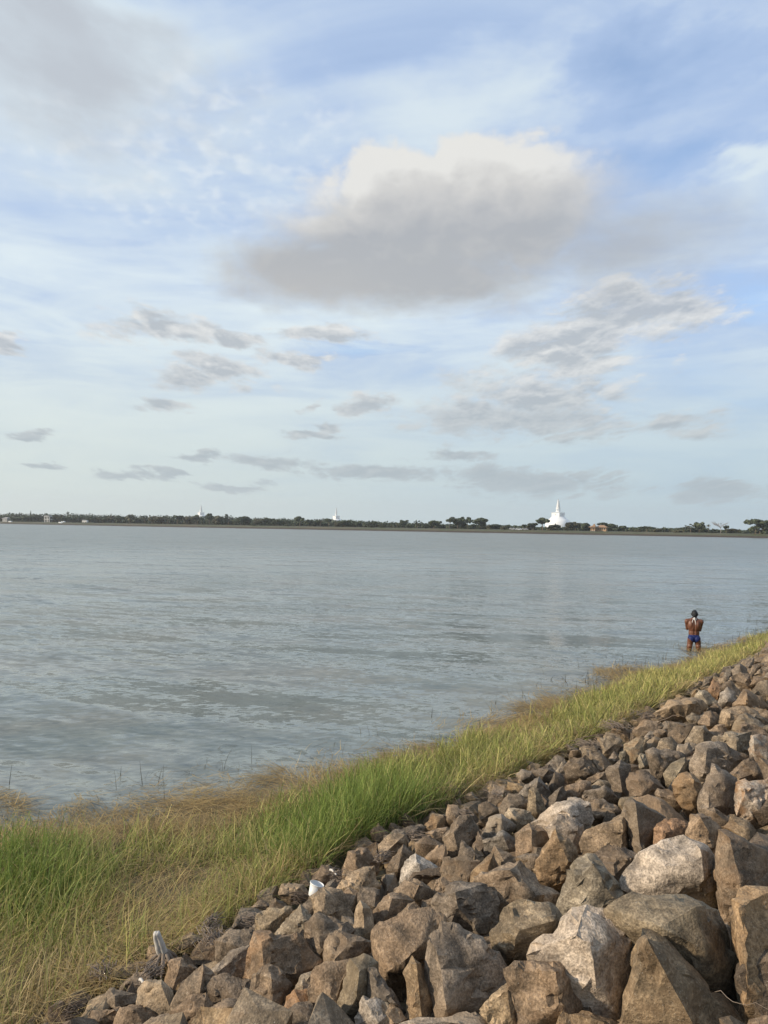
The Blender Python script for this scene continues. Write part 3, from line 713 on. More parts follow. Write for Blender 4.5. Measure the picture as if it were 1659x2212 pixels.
# ---------------------------------------------------------------- grass, straw, reeds
def leaf_material(name, rough=0.6, trans=0.35):
    m, nt, p, o = new_mat(name)
    a = nt.nodes.new('ShaderNodeAttribute'); a.attribute_name = 'tint'
    nt.links.new(a.outputs['Color'], p.inputs['Base Color']); p.inputs['Roughness'].default_value = rough; p.inputs['Specular IOR Level'].default_value = 0.25
    if trans > 0:
        t = nt.nodes.new('ShaderNodeBsdfTranslucent'); nt.links.new(a.outputs['Color'], t.inputs[0])
        mx = nt.nodes.new('ShaderNodeMixShader'); mx.inputs[0].default_value = trans
        nt.links.new(p.outputs[0], mx.inputs[1]); nt.links.new(t.outputs[0], mx.inputs[2]); nt.links.new(mx.outputs[0], o.inputs[0])
    return m
GRASS = leaf_material('grass_blade')
def vnoise(x, y, s, seed):
    """smooth value noise, vectorised"""
    u, v = x * s + seed * 17.3, y * s + seed * 5.1
    i, j = np.floor(u).astype(int), np.floor(v).astype(int); fu, fv = u - i, v - j
    fu = fu * fu * (3 - 2 * fu); fv = fv * fv * (3 - 2 * fv)
    h = lambda a, b: ((np.sin(a * 127.1 + b * 311.7 + seed * 7.7) * 43758.5453) % 1.0)
    return (h(i, j) * (1 - fu) + h(i + 1, j) * fu) * (1 - fv) + (h(i, j + 1) * (1 - fu) + h(i + 1, j + 1) * fu) * fv
def blades(name, base, heading, length, width, lean, droop, col, mat, segs=3, tipcol=None, wob=None):
    """ribbons: base (n,3), heading angle, length, width, lean from upright (rad), droop (extra bend at tip)"""
    n = len(base); rg = np.random.default_rng(len(name) + n)
    if wob is None: wob = np.zeros(n)
    side = heading + np.pi / 2 + rg.uniform(-1.1, 1.1, n)
    sx, sy = np.cos(side), np.sin(side)
    P = np.empty((n, segs + 1, 3)); P[:, 0] = base
    ang = lean.copy(); hd = heading.copy(); L = length / segs
    for k in range(1, segs + 1):
        d = np.stack([np.sin(ang) * np.cos(hd), np.sin(ang) * np.sin(hd), np.cos(ang)], 1)
        P[:, k] = P[:, k - 1] + d * L[:, None]; ang = ang + droop / segs; hd = hd + wob * rg.normal(0, 1, n)
    W = np.linspace(1.0, 0.25, segs + 1)[None, :, None] * (width * 0.5)[:, None, None] * np.stack([sx, sy, np.zeros(n)], 1)[:, None, :]
    V = np.empty((n, segs + 1, 2, 3)); V[:, :, 0] = P - W; V[:, :, 1] = P + W
    V = V.reshape(-1, 3)
    b = (np.arange(n) * (segs + 1) * 2)[:, None, None]; k = (np.arange(segs) * 2)[None, :, None]
    F = (b + k + np.array([0, 1, 3, 2])[None, None, :]).reshape(-1, 4)
    me = bpy.data.meshes.new(name)
    me.vertices.add(len(V)); me.vertices.foreach_set('co', V.ravel().astype(np.float32))
    me.loops.add(F.size); me.loops.foreach_set('vertex_index', F.ravel().astype(np.int32))
    me.polygons.add(len(F)); me.polygons.foreach_set('loop_start', np.arange(0, F.size, 4, dtype=np.int32)); me.polygons.foreach_set('loop_total', np.full(len(F), 4, np.int32))
    me.update(calc_edges=True); me.validate()
    at = me.attributes.new('tint', 'FLOAT_COLOR', 'POINT')
    tip = col if tipcol is None else tipcol
    t = np.linspace(0, 1, segs + 1)[None, :, None, None]
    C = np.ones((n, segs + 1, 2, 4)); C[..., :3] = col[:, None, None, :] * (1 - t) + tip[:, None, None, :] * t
    at.data.foreach_set('color', C.ravel().astype(np.float32))
    me.materials.append(mat)
    o = bpy.data.objects.new(name, me); COL.objects.link(o); return o
def scatter(n, xr, tr, rg, power=1.0):
    """points in the strip between stones (t=0) and water (t=1); more of them near the camera"""
    u = rg.uniform(0, 1, n)
    x = xr[0] + (xr[1] - xr[0]) * u
    t = rg.uniform(tr[0], tr[1], n)
    y = y_rock(x) + (y_shore(x) - y_rock(x)) * t
    d = np.hypot(x, y); keep = rg.uniform(0, 1, n) < np.clip(5.0 / d, 0.12, 1) ** power
    return x[keep], y[keep], t[keep]
def cols(rg, n, a, b): return np.array(a)[None] + (np.array(b) - np.array(a))[None] * rg.uniform(0, 1, n)[:, None]
def px_of(x, y, z):
    v = np.stack([x, y, z - EYE.z], 1); f = v @ np.array(FWD)
    return IMW / 2 + FPX * (v @ np.array(RGT)) / f, IMH / 2 - FPX * (v @ np.array(UPV)) / f

def build_grass():
    rg = np.random.default_rng(21)
    # living grass
    x, y, t = scatter(300000, (-9.5, 26), (-0.03, 0.97), rg, 0.9)
    d = np.hypot(x, y)
    n1 = vnoise(x, y, 1.1, 1) * 0.6 + vnoise(x, y, 3.0, 2) * 0.4; n2 = vnoise(x, y, 0.55, 3); n3 = vnoise(x, y, 2.2, 5)
    px, py = px_of(x, y, ground_z(x, y) + 0.2)
    lush = np.exp(-((px - 40) / 150) ** 2 - ((py - 1850) / 110) ** 2) + 1.1 * np.exp(-((px - 840) / 170) ** 2 - ((py - 1760) / 70) ** 2) + 0.6 * np.exp(-((px - 700) / 200) ** 2 - ((py - 1790) / 90) ** 2)
    bare = np.exp(-((px - 480) / 190) ** 2 - ((py - 1745) / 50) ** 2) + 0.9 * np.exp(-((px - 400) / 130) ** 2 - ((py - 1860) / 90) ** 2) + 0.7 * np.exp(-((px - 1130) / 80) ** 2 - ((py - 1570) / 35) ** 2)
    rag = vnoise(x, y, 0.7, 6) * 0.6 + vnoise(x, y, 1.9, 7) * 0.4
    dens = 0.45 + 0.75 * (n1 > 0.42) - 1.2 * (t > 0.52 + 0.62 * rag) + lush - 0.35 * bare - 0.25 * (t > 0.85) - 0.15 * (t < 0.06)
    k = rg.uniform(0, 1, len(x)) < np.clip(dens, 0.06, 1)
    x, y, t, d, n1, n2, n3, lush, bare = (q[k] for q in (x, y, t, d, n1, n2, n3, lush, bare)); n = len(x)
    z = ground_z(x, y) - 0.02
    g = rg.uniform(0, 1, n)
    col = cols(rg, n, (0.150, 0.170, 0.042), (0.260, 0.268, 0.085))
    yel = cols(rg, n, (0.270, 0.245, 0.085), (0.400, 0.350, 0.135)); lg = cols(rg, n, (0.105, 0.150, 0.032), (0.170, 0.225, 0.055)); dry = cols(rg, n, (0.28, 0.205, 0.095), (0.42, 0.33, 0.17))
    far = np.clip((d - 9) / 8, 0, 1)
    wy = rg.uniform(0, 1, n) < np.clip(0.26 + 0.6 * (n2 - 0.45) + 0.30 * far, 0.08, 0.75); col[wy] = yel[wy]
    wl = rg.uniform(0, 1, n) < np.clip(lush * 1.1, 0, 0.9); col[wl] = lg[wl]
    wd = rg.uniform(0, 1, n) < np.clip(0.10 + 0.5 * np.exp(-((px[k] - 130) / 230) ** 2 - ((py[k] - 2100) / 100) ** 2) + 0.35 * bare + 0.35 * (n3 > 0.74) + 0.3 * (t < 0.14) - 0.3 * lush, 0.02, 0.85); col[wd] = dry[wd]
    L = rg.uniform(0.20, 0.46, n) * (1 - 0.25 * np.clip((x - 3) / 5, 0, 1)) * (0.75 + 0.5 * n1) * (1 + 0.30 * np.clip(lush, 0, 1)) * (1 - 0.3 * bare) * (1 - 0.35 * (t > 0.85))
    W = rg.uniform(0.0050, 0.0135, n) * np.clip(d / 7, 0.8, 2.2)
    hd = rg.uniform(-np.pi, np.pi, n) * 0.75 + 0.5
    lean = np.abs(rg.normal(0.45, 0.34, n)) * (1 - 0.5 * np.clip(lush, 0, 1)) + 0.35 * bare * rg.uniform(0, 1, n); droop = np.abs(rg.normal(0.9, 0.6, n)); lean[wd] += 0.5
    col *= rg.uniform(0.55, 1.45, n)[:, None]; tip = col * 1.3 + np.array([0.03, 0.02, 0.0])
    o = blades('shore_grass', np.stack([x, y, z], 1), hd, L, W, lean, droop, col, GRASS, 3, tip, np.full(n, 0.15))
    tag(o, 'green and yellow grass growing between the stones and the water', 'grass', kind='stuff')
    # dry straw lying flat: along the stones and at the water's edge
    x, y, t = scatter(330000, (-9.5, 26), (-0.03, 1.5), rg, 0.9)
    d = np.hypot(x, y); px, py = px_of(x, y, ground_z(x, y) * 0 + 0.15)
    bare = np.exp(-((px - 480) / 190) ** 2 - ((py - 1745) / 50) ** 2) + 0.9 * np.exp(-((px - 400) / 130) ** 2 - ((py - 1860) / 90) ** 2) + 1.2 * np.exp(-((px - 1120) / 90) ** 2 - ((py - 1570) / 40) ** 2)
    edge = (t > 0.66) * (0.45 + 0.55 * (vnoise(x, y, 0.8, 9) > 0.48)) * (t < 0.86 + 0.40 * vnoise(x, y, 0.7, 4)); foot = np.clip(1 - np.abs(t - 0.05) / 0.12, 0, 1)
    mats = sum(np.exp(-((px - a) / b) ** 2 - ((py - c) / e) ** 2) for a, c, b, e in ((1110, 1572, 110, 26), (1290, 1490, 80, 20), (1340, 1445, 60, 14), (900, 1628, 110, 20), (640, 1668, 120, 22), (470, 1712, 150, 28), (1560, 1392, 90, 10))) * (t > 0.55)
    lowl = np.exp(-((px - 150) / 260) ** 2 - ((py - 2080) / 110) ** 2)
    k = rg.uniform(0, 1, len(x)) < np.clip(0.05 * (t < 1) + 1.0 * mats + 1.0 * edge + 0.85 * foot + 0.35 * bare + 0.85 * lowl, 0, 1)
    x, y, t, d = x[k], y[k], t[k], d[k]; n = len(x)
    z = np.maximum(ground_z(x, y), 0.0) + np.abs(rg.normal(0.05, 0.05, n)) * (1 - 0.5 * (t > 1)) + 0.012
    col = cols(rg, n, (0.30, 0.205, 0.085), (0.56, 0.41, 0.18)); dk = rg.uniform(0, 1, n) < 0.22 + 0.15 * (t > 0.95); col[dk] *= 0.62
    swirl = vnoise(x, y, 0.8, 12) * 9.0
    o = blades('dry_straw', np.stack([x, y, z], 1), swirl + rg.normal(0, 0.55, n), rg.uniform(0.18, 0.50, n), rg.uniform(0.0035, 0.0085, n) * np.clip(d / 7, 0.8, 2.0),
               np.clip(rg.normal(1.48, 0.13, n), 1.1, 1.72), rg.normal(0.06, 0.14, n), col, GRASS, 3, col * 1.1, np.full(n, 0.25))
    tag(o, 'flattened straw-coloured dry grass along the stones and the waterline', 'straw', kind='stuff')
    # stems standing in and floating on the shallow water
    N = 2200
    x = rg.uniform(-8, 18, N); off = np.abs(rg.normal(0, 0.75, N)) + 0.05; y = y_shore(x) + off / 0.72
    k = vnoise(x, y, 0.8, 31) > 0.38; x, y = x[k], y[k]; n = len(x); d = np.hypot(x, y)
    up = rg.uniform(0, 1, n) < 0.20
    lean = np.where(up, np.abs(rg.normal(0.25, 0.25, n)), rg.normal(1.52, 0.06, n)); L = np.where(up, rg.uniform(0.08, 0.34, n), rg.uniform(0.10, 0.42, n))
    z = np.where(up, -0.03, 0.012)
    col = cols(rg, n, (0.035, 0.030, 0.018), (0.16, 0.125, 0.065))
    o = blades('water_stems', np.stack([x, y, z], 1), rg.uniform(-3.1, 3.1, n), L, rg.uniform(0.004, 0.008, n) * np.clip(d / 8, 0.9, 2), lean, np.where(up, rg.normal(0.4, 0.4, n), 0.0), col, GRASS, 3, None, np.full(n, 0.2))
    tag(o, 'dead stems standing and floating in the shallow water by the shore', 'stems', kind='stuff')
build_grass()

# ---------------------------------------------------------------- twigs and driftwood
def tubes(paths, sides=5):
    V, F = [], []
    for pts, r0, r1 in paths:
        n = len(pts); b = len(V)
        for i, q in enumerate(pts):
            a = pts[max(0, i - 1)]; c = pts[min(n - 1, i + 1)]; t = (c - a).normalized()
            u = t.cross(Vector((0.31, 0.2, 0.93))).normalized(); w = t.cross(u); r = r0 + (r1 - r0) * i / (n - 1)
            for s in range(sides):
                g = 2 * math.pi * s / sides; V.append(q + (u * math.cos(g) + w * math.sin(g)) * r)
        for i in range(n - 1):
            for s in range(sides):
                F.append((b + i * sides + s, b + i * sides + (s + 1) % sides, b + (i + 1) * sides + (s + 1) % sides, b + (i + 1) * sides + s))
        F.append(tuple(b + s for s in range(sides))[::-1]); F.append(tuple(b + (n - 1) * sides + s for s in range(sides)))
    return V, F
DRIFT = plain('weathered_twig', (0.19, 0.150, 0.115), 0.85, 0.45, 9.0)
DARKT = plain('dark_twig', (0.10, 0.075, 0.055), 0.85, 0.4, 9.0)
BONE = plain('bleached_wood', (0.46, 0.43, 0.38), 0.8, 0.45, 18.0)
def build_twigs():
    heaps = [('E', 570, 625, 150, 'largest heap of tangled grey twigs beside the driftwood post'), ('E', 560, 520, 90, 'curled pale twigs on top of the largest twig heap'),
             ('E', 850, 490, 70, 'small grey twig heap behind the wide orange-stained block'), ('E', 1135, 345, 75, 'dark twig heap left of the white plastic tub'),
             ('E', 1390, 200, 75, 'twig heap right of the white plastic tub'), ('F', 270, 965, 110, 'dark twigs at the bottom left end of the stones'),
             ('F', 940, 640, 130, 'pale twigs lying in front of the driftwood post'), ('F', 560, 650, 150, 'straw-like twigs over the flat tan stone at the lower left'),
             ('C', 40, 920, 110, 'twig nest among the stones above the white-topped stone'), ('C', 300, 740, 100, 'twigs strewn across stones below the greenest grass'),
             ('C', 1020, 410, 120, 'pale twig heap at the grass edge in the middle of the bank'), ('C', 770, 550, 90, 'thin twigs between stones at the grass edge'),
             ('D', 190, 390, 140, 'grey twig heap at the grass edge below the long bare branches'), ('D', 420, 240, 170, 'twigs piled at the grass foot of the far stones'),
             ('D', 650, 150, 170, 'farthest twig heap at the grass edge')]
    for i, (t, hx, hy, wz, lab) in enumerate(heaps):
        rnd = random.Random(300 + i); px, py = T(t, hx, hy); c = on_slope(px, py, 0.10)
        f = (c - EYE).dot(FWD); R = wz / TILE[t][2] * 0.54 / FPX * f * 0.62
        paths = []; main = rnd.uniform(0, 3.1)
        for q in range(70):
            a = main + rnd.gauss(0, 0.4); L = R * rnd.uniform(0.5, 1.5); bend = rnd.gauss(0, 0.9)
            p = Vector((rnd.gauss(0, R * 0.5), rnd.gauss(0, R * 0.5), rnd.uniform(0.0, 0.06))); el = rnd.gauss(0.0, 0.12)
            pts = []
            for s in range(6):
                pts.append(p.copy()); p = p + Vector((math.cos(a) * math.cos(el), math.sin(a) * math.cos(el), math.sin(el))) * (L / 5)
                a += bend / 5; el = el * 0.7 + rnd.gauss(0, 0.08)
            r = rnd.uniform(0.002, 0.0045) * max(1.0, f / 8); paths.append((pts, r, r * 0.5))
        o = mesh_obj('twig_heap', *tubes(paths), DARKT if 'dark' in lab else DRIFT, smooth=True); o.location = c
        tag(o, lab, 'twigs', 'twig heaps along the grass edge', kind='stuff')
    def branch(name, lab, t, pp, lift, r, mat, cat):
        pts = []
        for (a, b), l in zip(pp, lift):
            px, py = T(t, a, b); pts.append(on_slope(px, py, l))
        fine = []
        for i in range(len(pts) - 1):
            for s in range(4): fine.append(pts[i].lerp(pts[i + 1], s / 4) + Vector((0, 0, 0.012 * math.sin(i * 4 + s * 1.7))))
        fine.append(pts[-1]); o0 = fine[0].copy()
        o = mesh_obj(name, *tubes([([q - o0 for q in fine], r, r * 0.4)], 6), mat, smooth=True); o.location = o0
        tag(o, lab, cat)
    branch('bare_branch', 'long thin dark branch arching from the grass over the far stones', 'D', [(60, 340), (130, 300), (300, 295), (520, 275)], [.12, .22, .2, .16], 0.008, DARKT, 'branch')
    branch('bare_branch', 'thin grey branch across the far stones left of the round mottled stone', 'G', [(380, 1140), (560, 1040), (700, 1070)], [.15, .25, .2], 0.009, DARKT, 'branch')
    branch('bare_branch', 'forked-looking dark branch lying at the grass edge near the mottled stone', 'G', [(660, 890), (760, 850), (890, 870)], [.15, .22, .18], 0.010, DARKT, 'branch')
    branch('grass_stalk', 'tall arching single green stalk above the grass', 'D', [(170, 300), (260, 160), (400, -10)], [.1, .45, .85], 0.006, plain('stalk_green', (0.10, 0.11, 0.04), 0.7), 'stalk')
    branch('dry_stalk', 'pale dry stalk sticking out at the bottom right corner', 'B', [(1220, 1178), (1420, 1250), (1700, 1340)], [.22, .24, .26], 0.0013, DRIFT, 'stalk')
    # bleached post
    px, py = T('F', 1045, 470); a = on_slope(px, py, 0.12); dep = (a - EYE).dot(FWD)
    d = ray(*T('F', 990, 285)); b = EYE + d * ((dep - 0.03) / d.dot(FWD))
    root = empty('driftwood_post', a); tag(root, 'bleached split driftwood post leaning among the stones', 'driftwood')
    for j, (ox, mat_) in enumerate(((-0.016, BONE), (0.014, BONE))):
        pts = []
        for s in range(9):
            q = (b - a) * (s / 8); q = q + RGT * ox * (1 - 0.5 * (s / 8) ** 3) + Vector((0, 0, 0.0)); pts.append(q)
        pts.append(pts[-1] + (b - a).normalized() * 0.012 + RGT * (-ox * 0.3))
        V, F = tubes([(pts, 0.023, 0.016)], 9)
        V = [v + Vector((mnoise.noise(v * 30), mnoise.noise(v * 30 + Vector((5, 0, 0))), 0)) * 0.004 for v in V]
        mesh_obj('split_half', V, F, mat_, root, True)
    paths = []
    rnd = random.Random(77)
    for q in range(9):
        g = q * 0.7; p = Vector((math.cos(g) * 0.02, math.sin(g) * 0.02, 0.03)); pts = [p]
        for s in range(4): pts.append(pts[-1] + Vector((math.cos(g) * 0.03, math.sin(g) * 0.03, -0.035 + rnd.gauss(0, .012))))
        paths.append((pts, 0.014, 0.005))
    mesh_obj('root_stub', *tubes(paths, 6), DRIFT, root, True)
    for t, x0, y0, x1, y1, lab in (('E', 1362, 132, 1402, 158, 'short white stick lying right of the white plastic tub'), ('F', 850, 660, 885, 690, 'small bleached wood scrap in front of the driftwood post')):
        p0 = on_slope(*T(t, x0, y0), 0.16); p1 = on_slope(*T(t, x1, y1), 0.16)
        pts = [Vector((0, 0, 0)).lerp(p1 - p0, s / 5) + Vector((0, 0, 0.006 * math.sin(s))) for s in range(6)]
        o = mesh_obj('bleached_stick', *tubes([(pts, 0.010, 0.006)], 7), BONE, smooth=True); o.location = p0; tag(o, lab, 'stick')
build_twigs()

def lathe(prof, seg=40):
    V, F = [], []
    for (r, z) in prof:
        for s in range(seg): V.append((r * math.cos(2 * math.pi * s / seg), r * math.sin(2 * math.pi * s / seg), z))
    for i in range(len(prof) - 1):
        for s in range(seg): F.append((i * seg + s, i * seg + (s + 1) % seg, (i + 1) * seg + (s + 1) % seg, (i + 1) * seg + s))
    return V, F
def build_tub():
    px, py = T('E', 1250, 305); dep = (on_slope(px, py, 0.12) - EYE).dot(FWD)
    d = ray(px, py); base = EYE + d * (dep / d.dot(FWD)); s = 95 / 1.659 * 0.54 / FPX * dep     # rim width in metres
    m = plain('white_plastic', (0.66, 0.65, 0.62), 0.4, 0.10)
    root = empty('plastic_tub', base); tag(root, 'empty white plastic tub tipped among the stones at the grass edge', 'tub')
    R = s / 2; H = s * 0.86
    body = [(0.001, 0.0), (R * 0.70, 0.0), (R * 0.74, H * 0.03), (R * 0.95, H * 0.93), (R * 0.93, H * 0.93), (R * 0.71, H * 0.05), (0.001, H * 0.04)]
    rim = [(R * 0.94, H * 0.90), (R * 1.02, H * 0.90), (R * 1.03, H * 0.99), (R * 0.97, H * 1.0), (R * 0.935, H * 0.97), (R * 0.94, H * 0.90)]
    mesh_obj('tub_wall', *lathe(body), m, root, True); mesh_obj('rim', *lathe(rim), m, root, True)
    root.rotation_euler = (math.radians(-8), math.radians(17), 0)
build_tub()

# ---------------------------------------------------------------- white stupas beyond the trees
PLASTER = plain('white_limewash', (0.80, 0.80, 0.78), 0.75, 0.03, 0.08)
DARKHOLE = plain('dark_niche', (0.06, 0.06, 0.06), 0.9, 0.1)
METAL = plain('spire_metal', (0.30, 0.33, 0.32), 0.5, 0.1)
def box_mb(V, F, x0, x1, y0, y1, z0, z1):
    b = len(V); V += [(x, y, z) for z in (z0, z1) for (x, y) in ((x0, y0), (x1, y0), (x1, y1), (x0, y1))]
    F += [(b, b + 3, b + 2, b + 1), (b + 4, b + 5, b + 6, b + 7)] + [(b + i, b + (i + 1) % 4, b + 4 + (i + 1) % 4, b + 4 + i) for i in range(4)]
def box(name, dims, mat, parent):
    V, F = [], []; box_mb(V, F, *dims); return mesh_obj(name, V, F, mat, parent)
def stupa(tile, D, cx, tip, cone_top, cone_bot, cone_w, drum, tower, tower_w, turn, dome, base_y, label):
    """all in pixels of the tile; D metres away"""
    sc = 0.54 / TILE[tile][2] / FPX * D
    px, _ = T(tile, cx, tower[0]); zat = lambda y: at_y(px, T(tile, cx, y)[1], D).z
    base = at_y(px, T(tile, cx, base_y)[1], D)
    root = empty('stupa', (base.x, D, base.z)); tag(root, label, 'stupa', 'white stupas behind the trees')
    Z = lambda y: zat(y) - base.z
    root.rotation_euler = (0, 0, math.radians(turn) - math.atan2(base.x, D))
    mesh_obj('dome', *lathe([(r * sc, Z(y)) for r, y in dome][::-1], 72), PLASTER, root, True)
    h = tower_w * sc / 2
    tw = box('square_tower', (-h, h, -h, h, Z(tower[1]) - 6, Z(tower[0]) - 0.8), PLASTER, root)
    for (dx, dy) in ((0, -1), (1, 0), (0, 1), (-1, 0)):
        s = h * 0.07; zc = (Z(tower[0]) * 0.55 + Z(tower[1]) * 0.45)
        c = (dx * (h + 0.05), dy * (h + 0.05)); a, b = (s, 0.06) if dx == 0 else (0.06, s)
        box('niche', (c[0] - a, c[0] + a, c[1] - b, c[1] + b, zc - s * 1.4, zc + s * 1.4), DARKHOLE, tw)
    V, F = [], []; box_mb(V, F, -h * 1.03, h * 1.03, -h * 1.03, h * 1.03, Z(tower[0]) - 0.9, Z(tower[0]) - 0.45); box_mb(V, F, -h * 1.07, h * 1.07, -h * 1.07, h * 1.07, Z(tower[0]) - 0.44, Z(tower[0]))
    mesh_obj('cornice', V, F, PLASTER, root)
    cw = cone_w * sc / 2; zb, zt = Z(cone_bot), Z(cone_top)
    if drum:
        z0, z1 = Z(drum[1]), Z(drum[0])
        d = mesh_obj('drum', *lathe([(cw * 1.10, z0 - 0.5), (cw * 1.10, z0 + 0.7), (cw * 0.96, z0 + 0.75), (cw * 0.96, z1 - 0.7), (cw * 1.04, z1 - 0.65), (cw * 1.04, z1)], 48), PLASTER, root, False)
        for i in range(8):
            g = i * math.pi / 4 + 0.2; V, F = [], []; box_mb(V, F, -0.45, 0.45, -0.15, 0.15, z0 + 1.2, z1 - 1.2)
            V = [(v[0] * math.cos(g) - (v[1] + cw * 0.97) * math.sin(g), v[0] * math.sin(g) + (v[1] + cw * 0.97) * math.cos(g), v[2]) for v in V]
            mesh_obj('niche', V, F, METAL, d)
    prof = []; N = 14
    for i in range(N):
        t0, t1 = i / N, (i + 1) / N; r = lambda t: cw * (1 - t) + cw * 0.26 * t
        prof += [(r(t0), zb + (zt - zb) * t0), (r(t1) * 1.02, zb + (zt - zb) * (t1 - 0.012)), (r(t1) * 0.985, zb + (zt - zb) * t1)]
    mesh_obj('spire', *lathe(prof + [(0.01, zt + 0.1)], 48), PLASTER, root, True)
    ztip = Z(tip)
    mesh_obj('finial', *lathe([(cw * 0.13, zt), (cw * 0.17, zt + (ztip - zt) * 0.25), (cw * 0.09, zt + (ztip - zt) * 0.5), (cw * 0.10, zt + (ztip - zt) * 0.62), (0.02, ztip)], 16), METAL, root, True)
    return root
def build_stupas():
    stupa('Q1', 1800, 850, 310, 362, 705, 165, (722, 805), (835, 1015), 337, -35,
          [(235, 985), (262, 1015), (285, 1048), (345, 1085), (400, 1135), (438, 1190), (462, 1255), (474, 1330), (474, 1440), (520, 1442), (520, 1470)], 1470, 'large white stupa with full dome rising behind the trees on the right')
    stupa('Q2', 2500, 657, 310, 350, 608, 122, None, (622, 735), 196, -62,
          [(150, 730), (175, 752), (215, 790), (240, 840), (252, 900), (252, 1080), (280, 1082), (280, 1110)], 1110, 'small white stupa farthest left above the treeline')
    stupa('Q3', 2500, 668, 310, 345, 655, 108, None, (662, 795), 210, -52,
          [(150, 790), (185, 815), (230, 855), (258, 910), (268, 980), (268, 1140), (300, 1142), (300, 1170)], 1170, 'small white stupa showing only tower and spire at the middle of the treeline')
build_stupas()

# ---------------------------------------------------------------- trees of the far shore
BARK = plain('far_bark', (0.12, 0.095, 0.07), 0.9, 0.3)
def foliage_material():
    m, nt, p, o = new_mat('far_foliage'); oi = nt.nodes.new('ShaderNodeObjectInfo'); g = nt.nodes.new('ShaderNodeNewGeometry')
    n = noise(nt, g.outputs['Position'], 0.35, 4, 0.6); r = S(nt, g.outputs['Random Per Island'])
    v = n.step(0.3, 0.7, 0.7, 1.3) * (r * 0.7 + 0.65)
    c = mixc(nt, 1.0, oi.outputs['Color'], xyz(nt, v, v, v), 'MULTIPLY'); nt.links.new(c, p.inputs['Base Color'])
    p.inputs['Roughness'].default_value = 0.7; p.inputs['Specular IOR Level'].default_value = 0.2
    return m
FOL = foliage_material()
def leaf_cloud(lobes, n, size, rnd):
    """leaf clumps as small bent quads on and inside ellipsoid lobes"""
    V, F = [], []; tot = sum(l[3] * l[4] * l[5] for l in lobes) ** (1)
    for (cx, cy, cz, rx, ry, rz) in lobes:
        for q in range(max(12, int(n * rx * ry * rz / tot))):
            d = Vector((rnd.gauss(0, 1), rnd.gauss(0, 1), rnd.gauss(0, 1))).normalized(); k = rnd.uniform(0.45, 1.08) ** 0.6
            c = Vector((cx + d.x * rx * k, cy + d.y * ry * k, cz + d.z * rz * k))
            nn = (d + Vector((rnd.gauss(0, .6), rnd.gauss(0, .6), rnd.gauss(0, .6)))).normalized()
            u = nn.orthogonal().normalized(); u = Matrix.Rotation(rnd.uniform(0, 6.28), 3, nn) @ u; w = nn.cross(u); s = size * rnd.uniform(0.6, 1.3); b = len(V)
            V += [c - u * s - w * s * .6, c + u * s * .9 - w * s * .7, c + u * s + w * s * .6, c - u * s * .8 + w * s * .7]; F.append((b, b + 1, b + 2, b + 3))
    return V, F
def limb_paths(rnd, kind):
    top = {'spreading': 0.72, 'round': 0.5, 'sparse': 0.6, 'bush': 0.4, 'bare': 0.5}.get(kind, 0.5)
    paths = [([Vector((0, 0, -0.05)), Vector((rnd.gauss(0, .015), rnd.gauss(0, .015), top * 0.35)), Vector((rnd.gauss(0, .03), rnd.gauss(0, .03), top * 0.75))], 0.035 if kind != 'bare' else 0.020, 0.022 if kind != 'bare' else 0.012)]
    e = paths[0][0][-1]
    for i in range(6 if kind != 'bare' else 9):
        a = i * 1.05 + rnd.uniform(-.3, .3); L = rnd.uniform(.22, .40); up = rnd.uniform(.14, .34)
        m = e + Vector((math.cos(a) * L * .5, math.sin(a) * L * .5, up * .6)); f = e + Vector((math.cos(a) * L, math.sin(a) * L, up)); paths.append(([e, m, f], 0.016 if kind != 'bare' else 0.009, 0.005))
        if kind in ('bare', 'sparse'):
            for j in range(7 if kind == 'bare' else 3):
                b = a + rnd.uniform(-.9, .9); l2 = rnd.uniform(.08, .2); s0 = e.lerp(f, rnd.uniform(.45, 1)); s1 = s0 + Vector((math.cos(b) * l2, math.sin(b) * l2, rnd.uniform(.02, .2)))
                paths.append(([s0, s0.lerp(s1, .5) + Vector((0, 0, .015)), s1], 0.006, 0.002))
    return paths
def tree_proto(kind, seed):
    rnd = random.Random(seed); lobes = []
    if kind == 'round':
        lobes.append((0, 0, .60, .30, .30, .26))
        for i in range(9): a = rnd.uniform(0, 6.28); r = rnd.uniform(.18, .34); lobes.append((math.cos(a) * r, math.sin(a) * r, rnd.uniform(.18, .84), rnd.uniform(.12, .19), rnd.uniform(.12, .19), rnd.uniform(.10, .17)))
        n, s = 1200, .046
    elif kind == 'spreading':
        for i in range(12): a = rnd.uniform(0, 6.28); r = rnd.uniform(.05, .40); lobes.append((math.cos(a) * r, math.sin(a) * r, rnd.uniform(.66, .92) - r * .35, rnd.uniform(.10, .18), rnd.uniform(.10, .18), rnd.uniform(.08, .15)))
        n, s = 1000, .042
    elif kind == 'sparse':
        for i in range(14): a = rnd.uniform(0, 6.28); r = rnd.uniform(.1, .45); lobes.append((math.cos(a) * r, math.sin(a) * r, rnd.uniform(.50, .95) - r * .2, rnd.uniform(.05, .11), rnd.uniform(.05, .11), rnd.uniform(.04, .07)))
        n, s = 480, .032
    else:
        for i in range(12): a = rnd.uniform(0, 6.28); r = rnd.uniform(.05, .36); lobes.append((math.cos(a) * r, math.sin(a) * r, rnd.uniform(.15, .78) - r * .4, rnd.uniform(.13, .2), rnd.uniform(.13, .2), rnd.uniform(.12, .22)))
        n, s = 1100, .048
    c = bpy.data.meshes.new('crown'); V, F = leaf_cloud(lobes, n, s, rnd); c.from_pydata([tuple(v) for v in V], [], F); c.materials.append(FOL)
    t = bpy.data.meshes.new('trunk'); V, F = tubes(limb_paths(rnd, kind), 6); t.from_pydata([tuple(v) for v in V], [], F); t.materials.append(BARK)
    return c, t
